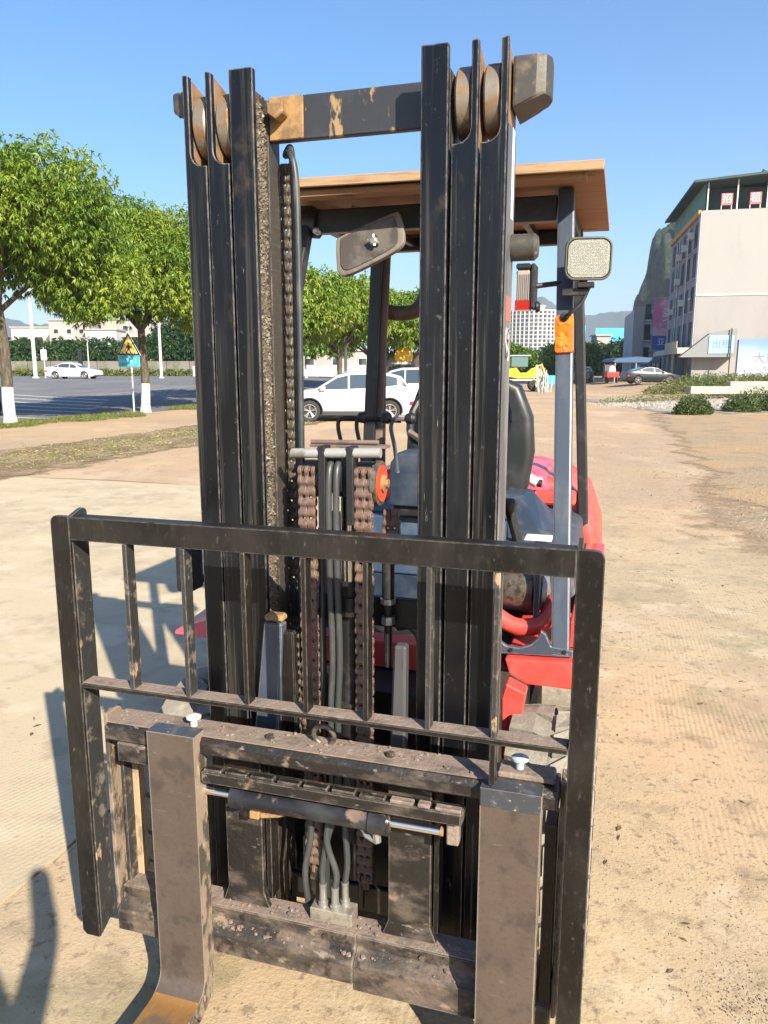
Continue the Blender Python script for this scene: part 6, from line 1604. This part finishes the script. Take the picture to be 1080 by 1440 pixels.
# ================================================================== VEHICLES
def car_paint(name, c, rough=.28): return mat(name, c, rough, coat=.8 if c[0] > .3 else .15, layers=[((c[0] * .85, c[1] * .84, c[2] * .8), 1.2, .5, .7, None, rough + .15, .5)])
MC_ = {'white': car_paint('white car paint', (0.60, 0.60, 0.60)), 'dark': car_paint('dark grey car paint', (0.01, 0.012, 0.015)), 'blue': car_paint('blue grey car paint', (0.10, 0.20, 0.30)),
       'glass': mat('tinted car glass', (0.035, 0.05, 0.06), .06, spec=1.0, coat=.5), 'tyre': mat('car tyre', (0.03, 0.029, 0.028), .85), 'rim': mat('alloy rim', (0.50, 0.50, 0.50), .3, metal=.8),
       'trim': mat('black car trim', (0.03, 0.03, 0.03), .6)}
def make_car(label, cat, group, L, W, H, wb, prof, belt, cabin, paint, loc, rz, name='car', clear=.20, wr=.32, suv=False, cladding=False):
    """prof: (x, top z) outline; belt: (x, z) belt line; cabin: (x_front_base, x_front_top, x_rear_top, x_rear_base); front of the car at -x"""
    T = thing(name, label, cat, loc, rz, group)
    def lerp(tab, x):
        if x <= tab[0][0]: return tab[0][1]
        for (a, ya), (b_, yb) in zip(tab[:-1], tab[1:]):
            if a <= x <= b_: return ya + (yb - ya) * (x - a) / (b_ - a)
        return tab[-1][1]
    xs_ = sorted(set([p[0] for p in prof] + [p[0] for p in belt] + list(np.linspace(-L / 2, L / 2, 34).round(4))))
    ax = (-wb / 2, wb / 2)
    rings = []
    for x in xs_:
        zt = lerp(prof, x); zb_ = min(lerp(belt, x), zt - .004)
        t = abs(x) / (L / 2); plan = 1 - .13 * t ** 5 - .03 * t ** 2
        hw = W / 2 * plan
        up = max(0, (zt - zb_) / (H - lerp(belt, 0)))
        rw = hw * (1 - .20 * min(1, up) - .03)
        zc = clear + (.16 * max(0, t - .86) / .14)
        rings.append([(x, hw * .80, zc), (x, hw * .955, zc + .02), (x, hw * .985, zc + .12), (x, hw, zc + (zb_ - zc) * .45), (x, hw * .985, zb_ - .10), (x, hw * .955, zb_),
                      (x, rw + (hw * .95 - rw) * .06, zt - .055 * min(1, up * 3) - .004), (x, rw * .90, zt - .012 * min(1, up * 3)), (x, rw * .5, zt + .012 * min(1, up * 2)), (x, 0, zt + .018 * min(1, up * 2))])
    b = MB()
    full = []
    for r in rings: full.append(r + [(p[0], -p[1], p[2]) for p in reversed(r[:-1])])
    n = len(full[0]); base = 0
    for r in full: b.v += r
    for k in range(len(full) - 1):
        for j in range(n):
            j2 = (j + 1) % n
            b.f.append((k * n + j, k * n + j2, (k + 1) * n + j2, (k + 1) * n + j)); b.mi.append(0)
    b.f.append(tuple(range(n))); b.mi.append(0); b.f.append(tuple((len(full) - 1) * n + j for j in reversed(range(n)))); b.mi.append(0)
    body = b.build('body', MC_[paint], T)
    # wheel arches cut out
    cutters = []
    for x in ax:
        c = MB(); c.lathe([(-W, wr + .055), (W, wr + .055)], (x, 0, wr + .01), 'y', 32); co = c.build('arch_cutter', MC_[paint], T); cutters.append(co)
        md = body.modifiers.new('arch', 'BOOLEAN'); md.operation = 'DIFFERENCE'; md.object = co; md.solver = 'EXACT'
    bpy.context.view_layer.update()
    dg = bpy.context.evaluated_depsgraph_get()
    me = bpy.data.meshes.new_from_object(body.evaluated_get(dg)); body.modifiers.clear(); body.data = me
    for co in cutters: bpy.data.objects.remove(co)
    me.polygons.foreach_set('use_smooth', [True] * len(me.polygons)); me.set_sharp_from_angle(angle=R(28))
    # inner arch lining
    b = MB(); b.box(-L / 2 + .35, L / 2 - .35, -W / 2 + .22, W / 2 - .22, clear + .02, belt[len(belt) // 2][1] - .25); b.build('underbody', MC_['trim'], T)
    # side glass
    fb, ft, rt, rb = cabin
    def side_y(x, z):
        zt = lerp(prof, x); zb_ = min(lerp(belt, x), zt - .004); t = abs(x) / (L / 2); hw = W / 2 * (1 - .13 * t ** 5 - .03 * t ** 2)
        up = max(0, (zt - zb_) / (H - lerp(belt, 0))); rw = hw * (1 - .20 * min(1, up) - .03); top_y = rw + (hw * .95 - rw) * .06
        zz = zt - .055 * min(1, up * 3) - .004
        return hw * .955 + (top_y - hw * .955) * max(0, min(1.05, (z - zb_) / max(.05, zz - zb_)))
    Hh = lerp(prof, 0)
    mids = [fb + .10] + [v for v in [(-.02), wb * .5 - .30] if v < rb - .4] + [rb - .12]
    for s in (-1, 1):
        for q in range(len(mids) - 1):
            a, c_ = mids[q] + (.0 if q == 0 else .03), mids[q + 1] - .03
            m_ = 8; lo = []; hi = []
            for k in range(m_ + 1):
                x = a + (c_ - a) * k / m_
                zl = lerp(belt, x) + .025; zh = min(lerp(prof, x) - .085, Hh - .06)
                if zh < zl + .01: zh = zl + .01
                lo.append((x, s * (side_y(x, zl) + .007), zl)); hi.append((x, s * (side_y(x, zh) + .007), zh))
            b = MB(); 
            for k in range(m_): b.quad([lo[k], lo[k + 1], hi[k + 1], hi[k]])
            b.build('side_window', MC_['glass'], T)
        # door seams and handles
        for x in [m__ for m__ in mids[1:-1]]:
            b = MB()
            zz0, zz1 = clear + .16, lerp(belt, x)
            yy = side_y(x, zz1)
            b.box(x - .006, x + .006, s * (W / 2 * .985) - .004, s * (W / 2 * .985) + .006, zz0, zz1 - .05); b.build('door_seam', MC_['trim'], T)
            b = MB(); b.box(x - .28, x - .10, s * (W / 2 * .985) - .01, s * (W / 2 * .985) + .022, zz1 - .17, zz1 - .145); b.build('door_handle', MC_[paint], T, bevel=.006)
        b = MB(); b.box(fb + .18, fb + .36, s * (W / 2 * .96) - .02, s * (W / 2 * .96 + .12) , lerp(belt, fb + .3) + .0, lerp(belt, fb + .3) + .13)
        if s < 0:
            b = MB(); b.box(fb + .18, fb + .36, -(W / 2 * .96 + .14), -(W / 2 * .96) + .02, lerp(belt, fb + .3), lerp(belt, fb + .3) + .13)
        b.build('wing_mirror', MC_[paint], T, bevel=.03, seg=2)
        b = MB(); b.box(L / 2 - .30, L / 2 - .03, min(s * W * .33, s * W * .452), max(s * W * .33, s * W * .452), belt[-1][1] - .16, belt[-1][1] - .02); b.build('tail_lamp', M['redlens'], T, bevel=.02)
        b = MB(); b.box(-L / 2 + .02, -L / 2 + .30, min(s * W * .30, s * W * .440), max(s * W * .30, s * W * .440), belt[0][1] - .16, belt[0][1] - .05); b.build('head_lamp', M['clearlens'], T, bevel=.02)
        if cladding:
            b = MB(); b.box(-wb / 2 + wr + .05, wb / 2 - wr - .05, min(s * W * .478, s * W * .503), max(s * W * .478, s * W * .503), clear, clear + .15); b.build('sill_cladding', MC_['trim'], T, bevel=.02)
            for x in ax:
                pts = [(x + (wr + .075) * math.cos(R(t)), s * W * .488, wr + .01 + (wr + .075) * math.sin(R(t))) for t in range(-12, 193, 12)]
                b = MB(); b.tube(pts, .026, 6); b.build('arch_trim', MC_['trim'], T)
    # screens
    for (xa, xt, nm) in ((fb, ft, 'windscreen'), (rb, rt, 'rear_window')):
        za, zt = lerp(prof, xa) , lerp(prof, xt)
        d_ = Vector((xt - xa, 0, zt - za)); nrm = Vector((-(zt - za), 0, (xt - xa))) if xt > xa else Vector(((zt - za), 0, -(xt - xa))); nrm.normalize(); nrm *= .014
        if nrm.z < 0: nrm = -nrm
        p0 = Vector((xa, 0, za)) + d_ * .10 + nrm; p1 = Vector((xa, 0, za)) + d_ * .90 + nrm
        w0, w1 = W * .40, W * .335
        b = MB(); b.quad([(p0.x, -w0, p0.z), (p0.x, w0, p0.z), (p1.x, w1, p1.z), (p1.x, -w1, p1.z)]); b.build(nm, MC_['glass'], T)
    # wheels
    for x in ax:
        for s in (-1, 1):
            yy = s * (W / 2 - .115)
            b = MB(); b.lathe([(-.02, wr * .60), (-.09, wr * .64), (-.105, wr * .93), (-.08, wr), (.08, wr), (.105, wr * .93), (.09, wr * .64), (.02, wr * .60)], (x, yy, wr), 'y', 32); w = b.build('wheel', MC_['tyre'], T, smooth=True)
            b = MB(); b.lathe([(s * .021, wr * .58), (s * .030, wr * .58), (s * .032, wr * .2)], (x, yy, wr), 'y', 28)
            b.build('rim', MC_['trim'], w, smooth=True)
            b = MB()
            for k in range(5):
                for dd in (-.13, .13):
                    a = 2 * math.pi * k / 5 + .3 + dd
                    p0 = Vector((x + math.cos(a) * wr * .14, yy + s * .07, wr + math.sin(a) * wr * .14)); p1 = Vector((x + math.cos(a) * wr * .62, yy + s * .088, wr + math.sin(a) * wr * .62))
                    b.tube([p0, p1], .016, 5)
            b.lathe([(s * .06, .05), (s * .10, .045)], (x, yy, wr), 'y', 12)
            pts = [(x + math.cos(R(t)) * wr * .63, yy + s * .088, wr + math.sin(R(t)) * wr * .63) for t in range(0, 361, 15)]
            b.tube(pts, .014, 5, cap=False)
            b.build('spokes', MC_['rim'], w)
    return T
sedan = dict(L=4.7, W=1.82, H=1.45, wb=2.72, prof=[(-2.35, .62), (-2.28, .74), (-1.5, .90), (-1.0, .99), (-.35, 1.36), (.1, 1.445), (.7, 1.42), (1.25, 1.24), (1.75, 1.08), (2.25, 1.03), (2.35, .80)],
             belt=[(-2.35, .60), (-1.5, .84), (-1.0, .92), (0, .95), (1.5, 1.0), (2.25, .98), (2.35, .78)], cabin=(-1.05, -.30, .75, 1.75))
suv_ = dict(L=4.42, W=1.83, H=1.64, wb=2.62, prof=[(-2.21, .70), (-2.15, .88), (-1.6, 1.00), (-1.12, 1.07), (-.42, 1.50), (.0, 1.60), (.6, 1.62), (1.35, 1.56), (1.72, 1.46), (2.0, 1.12), (2.14, 1.02), (2.21, .70)],
            belt=[(-2.21, .68), (-1.6, .95), (-1.12, 1.01), (0, 1.04), (1.0, 1.09), (1.6, 1.16), (2.0, 1.05), (2.21, .68)], cabin=(-1.15, -.40, 1.66, 2.02))
mpv_ = dict(L=4.75, W=1.85, H=1.80, wb=2.8, prof=[(-2.37, .75), (-2.3, .95), (-1.75, 1.08), (-1.4, 1.16), (-.7, 1.64), (-.2, 1.76), (1.2, 1.79), (2.0, 1.73), (2.2, 1.55), (2.33, 1.1), (2.37, .7)],
            belt=[(-2.37, .73), (-1.5, 1.03), (0, 1.08), (1.5, 1.10), (2.2, 1.12), (2.37, .68)], cabin=(-1.45, -.62, 2.08, 2.30))
make_car('white sedan crossing the road on the far left, nose to the right', 'car', 'cars', paint='white', loc=(-27.9, 70.3, terrain(-27.9, 70.3)), rz=R(180 - 6), **sedan)
make_car('white crossover car parked between the mast rails, black sills, nose to the left', 'car', 'cars', paint='white', loc=(-1.17, 26.25, 0), rz=R(3), wr=.345, cladding=True, **suv_)
make_car('taller white van style car parked behind the white crossover, its roof and windows showing', 'car', 'cars', paint='white', loc=(1.05, 34.5, 0), rz=R(-8), wr=.34, **mpv_)
make_car('blue grey car cut off by the left edge behind the nearest trunk', 'car', 'cars', paint='blue', loc=(-15.6, 27.6, 0.0), rz=R(76), wr=.32, **sedan)
make_car('dark grey sedan parked in front of the shops at the right', 'car', 'cars', paint='dark', loc=(22.7, 66.5, terrain(22.7, 66.5)), rz=R(180 + 3), wr=.34, **dict(sedan, L=4.7))
make_car('black car parked in the gap left of the red three wheeler', 'car', 'cars', paint='dark', loc=(21.0, 82, terrain(21, 82)), rz=R(250), wr=.34, **suv_)
make_car('dark car parked behind the dark grey sedan, under the blue awning', 'car', 'cars', paint='dark', loc=(26.6, 80, terrain(26.6, 80)), rz=R(265), wr=.34, **suv_)

# blue canopy stall
T = thing('canopy_tent', 'dark blue canopy tent over the parked cars beside the red three wheeler', 'canopy', (22.4, 76, terrain(23, 76)), R(4))
b = MB(); b.prism([(-.2, 1.95), (.1, 2.25), (2.2, 2.45), (4.4, 2.3), (4.7, 1.95), (4.4, 1.85), (.1, 1.85)], 0, 3.2, 'y'); b.build('canopy_top', MW['bluedark'], T, bevel=.04)
for x in (.1, 2.2, 4.3):
    for y in (.1, 3.0):
        b = MB(); b.tube([(x, y, -.5), (x, y, 1.9)], .04, 6); b.build('canopy_pole', MW['pole'], T)
# red three wheeler, seen from behind
T = thing('three_wheeler', 'small red three wheeled cargo truck standing left of the dark grey sedan', 'three wheeler', (21.6, 73.5, terrain(21.6, 73.5)), R(-5))
redp = mat('red cargo truck paint', (0.55, 0.05, 0.03), .45)
b = MB(); b.box(-.55, .55, 0, 1.6, .55, 1.05); b.box(-.50, .50, -.03, -.001, .60, 1.0); b.build('cargo_bed', redp, T, bevel=.02)
for z in (.66, .80, .92):
    b = MB(); b.box(-.42, .42, -.05, -.031, z, z + .05); b.build('tailgate_rib', mat('dark red rib', (0.25, 0.02, 0.015), .6), T)
b = MB(); b.prism([(1.7, .5), (1.7, 1.15), (1.85, 1.75), (2.6, 1.75), (2.9, 1.1), (2.9, .5)], -.5, .5, 'x'); b.build('cab', MC_['trim'], T, bevel=.03)
b = MB(); b.prism([(-.32, 1.05), (.32, 1.05), (.25, 1.5), (0, 1.68), (-.25, 1.5)], .5, .58, 'y'); b.build('load_guard', MW['frame'], T)
for (x, y) in ((-.5, .8), (.5, .8), (0, 2.6)):
    b = MB(); b.lathe([(-.07, .2), (-.07, .27), (-.05, .3), (.05, .3), (.07, .27), (.07, .2)], (x, y, .3), 'x', 20); b.build('wheel', MC_['tyre'], T, smooth=True)
for s in (-1, 1):
    b = MB(); b.box(s * .45 - .06, s * .45 + .06, -.06, -.031, .45, .55); b.build('tail_lamp', M['redlens'], T)

# yellow loader and flatbed
T = thing('yellow_loader', 'yellow construction machine parked under the trees behind the seat', 'loader', (10.4, 62, 0), R(-8))
yel = mat('yellow machine paint', (0.66, 0.40, 0.02), .45, layers=[((0.40, 0.26, 0.03), 2, .5, .66, None, None, .6)])
b = MB(); b.prism([(-.6, 1.15), (-.5, 1.75), (.1, 1.85), (.4, 1.45), (.9, 1.45), (1.3, 1.8), (1.9, 1.85), (2.1, 1.2), (1.5, 1.0), (.2, 1.0)], 0, 1.2, 'y'); b.build('hood', yel, T, bevel=.05, seg=2)
b = MB(); b.box(-.3, 1.0, .2, 1.2, 1.9, 2.7); b.build('cab', mat('teal tinted cab', (0.10, 0.17, 0.17), .3), T, bevel=.03)
b = MB(); b.box(-.5, 1.2, .1, 1.3, 2.75, 2.83); b.build('cab_roof', MW['frame'], T)
b = MB(); b.tube([(1.2, .5, 1.6), (2.1, .4, 2.1), (2.4, .4, 1.2)], .09, 8); b.build('loader_arm', yel, T)
b = MB(); b.prism([(2.1, .55), (2.75, .5), (2.7, 1.1), (2.4, 1.25)], .1, 1.3, 'y'); b.build('bucket', yel, T, bevel=.02)
b = MB(); b.box(-.8, 2.2, -.1, 1.4, .82, .95); b.build('deck', MW['frame'], T)
for x in (-.3, 1.5):
    for y in (0, 1.3):
        b = MB(); b.lathe([(-.12, .25), (-.13, .40), (-.09, .45), (.09, .45), (.13, .40), (.12, .25)], (x, y, .45), 'y', 24); w = b.build('wheel', MC_['tyre'], T, smooth=True)
b = MB(); b.box(12.5, 13.2, 60, 61.5, .5, 1.25); b.box(12.52, 13.18, 59.95, 59.99, .55, 1.2); tag(b.build('blue_crate', MW['blue'], None, bevel=.02), 'blue box standing right of the yellow machine', 'crate')
b = MB()
g = random.Random(9)
for k in range(26):
    x = 11.7 + g.random() * 1.0; y = 59 + g.random() * 1.5; a = g.uniform(-.4, .4)
    b.tube([(x, y, 0), (x + a, y + g.uniform(-.3, .3), g.uniform(.8, 2.1))], .035, 5)
tag(b.build('scaffold_poles', MW['pole'], None), 'bundle of pale leaning poles right of the yellow machine', 'poles')
T = thing('yellow_excavator', 'yellow excavator top showing over the wall behind the tall white car', 'excavator', (1.6, 63.5, 0), 0)
b = MB(); b.lathe([(-.5, .55), (-.45, .75), (.45, .75), (.5, .55)], (0, 0, 2.75), 'y', 20); b.build('drum', yel, T, smooth=True)
b = MB(); b.box(-1.2, 1.2, -.7, .7, .8, 1.9); b.box(-.9, .9, -.5, .5, 1.91, 2.1); b.build('chassis', M['black'], T, bevel=.05)
b = MB(); b.box(-1.0, .6, -.6, .6, 2.101, 2.3); b.build('cover', MW['grey'], T, bevel=.03)

# ================================================================== PHOTOGRAPHER (casts the shadow at the lower left)
def photographer():
    T = thing('person', 'person in dark clothes holding up a phone, standing behind the camera position', 'person', (-0.28, -0.30, 0), R(-14))
    T.scale = (1.25, 1.0, 1.05)
    J = [(0, 0, .95), (0, 0, 1.15), (0, .01, 1.35), (0, .02, 1.47), (0, .04, 1.55), (0, .06, 1.66),
         (-.19, .01, 1.42), (-.23, .08, 1.18), (-.12, .26, 1.36), (-.04, .34, 1.50),
         (.19, .01, 1.42), (.24, .08, 1.18), (.24, .24, 1.38), (.17, .33, 1.52),
         (-.10, 0, .90), (-.12, .02, .50), (-.13, -.02, .09), (-.14, .14, .04),
         (.10, 0, .90), (.12, .02, .50), (.13, -.02, .09), (.14, .14, .04)]
    E = [(0, 1), (1, 2), (2, 3), (3, 4), (4, 5), (2, 6), (6, 7), (7, 8), (8, 9), (2, 10), (10, 11), (11, 12), (12, 13), (0, 14), (14, 15), (15, 16), (16, 17), (0, 18), (18, 19), (19, 20), (20, 21)]
    Rd = [.19, .19, .20, .07, .07, .10, .075, .06, .036, .030, .065, .045, .036, .030, .09, .062, .045, .04, .09, .062, .045, .04]
    me = bpy.data.meshes.new('body'); me.from_pydata(J, E, [])
    o = bpy.data.objects.new('body', me); COL.objects.link(o)
    md = o.modifiers.new('skin', 'SKIN'); sv = me.skin_vertices[0].data
    for k, r in enumerate(Rd): sv[k].radius = (r, r * (.78 if k < 3 else 1)); sv[k].use_root = (k == 0)
    o.modifiers.new('sub', 'SUBSURF').levels = 2
    bpy.context.view_layer.update()
    dg = bpy.context.evaluated_depsgraph_get(); m2 = bpy.data.meshes.new_from_object(o.evaluated_get(dg)); o.modifiers.clear(); o.data = m2
    m2.materials.clear(); m2.materials.append(mat('dark clothing', (0.04, 0.045, 0.06), .85)); m2.polygons.foreach_set('use_smooth', [True] * len(m2.polygons))
    o.parent = T
photographer()

# ---- haze: one closed box of pale air round the camera and everything
b = MB(); b.box(-2600, 2600, -450, 3300, -3.2, 290)
hz = b.build('haze', [], None); hz['kind'] = 'stuff'; hz['label'] = 'thin pale haze in the air over the whole place'; hz['category'] = 'haze'
hm = bpy.data.materials.new('thin haze'); hm.use_nodes = True
hn = hm.node_tree; hn.nodes.remove(hn.nodes['Principled BSDF'])
pv = hn.nodes.new('ShaderNodeVolumePrincipled'); pv.inputs['Color'].default_value = (0.80, 0.89, 1.0, 1); pv.inputs['Density'].default_value = HAZE
pv.inputs['Anisotropy'].default_value = 0.2
hn.links.new(pv.outputs[0], hn.nodes['Material Output'].inputs['Volume'])
hz.data.materials.append(hm)
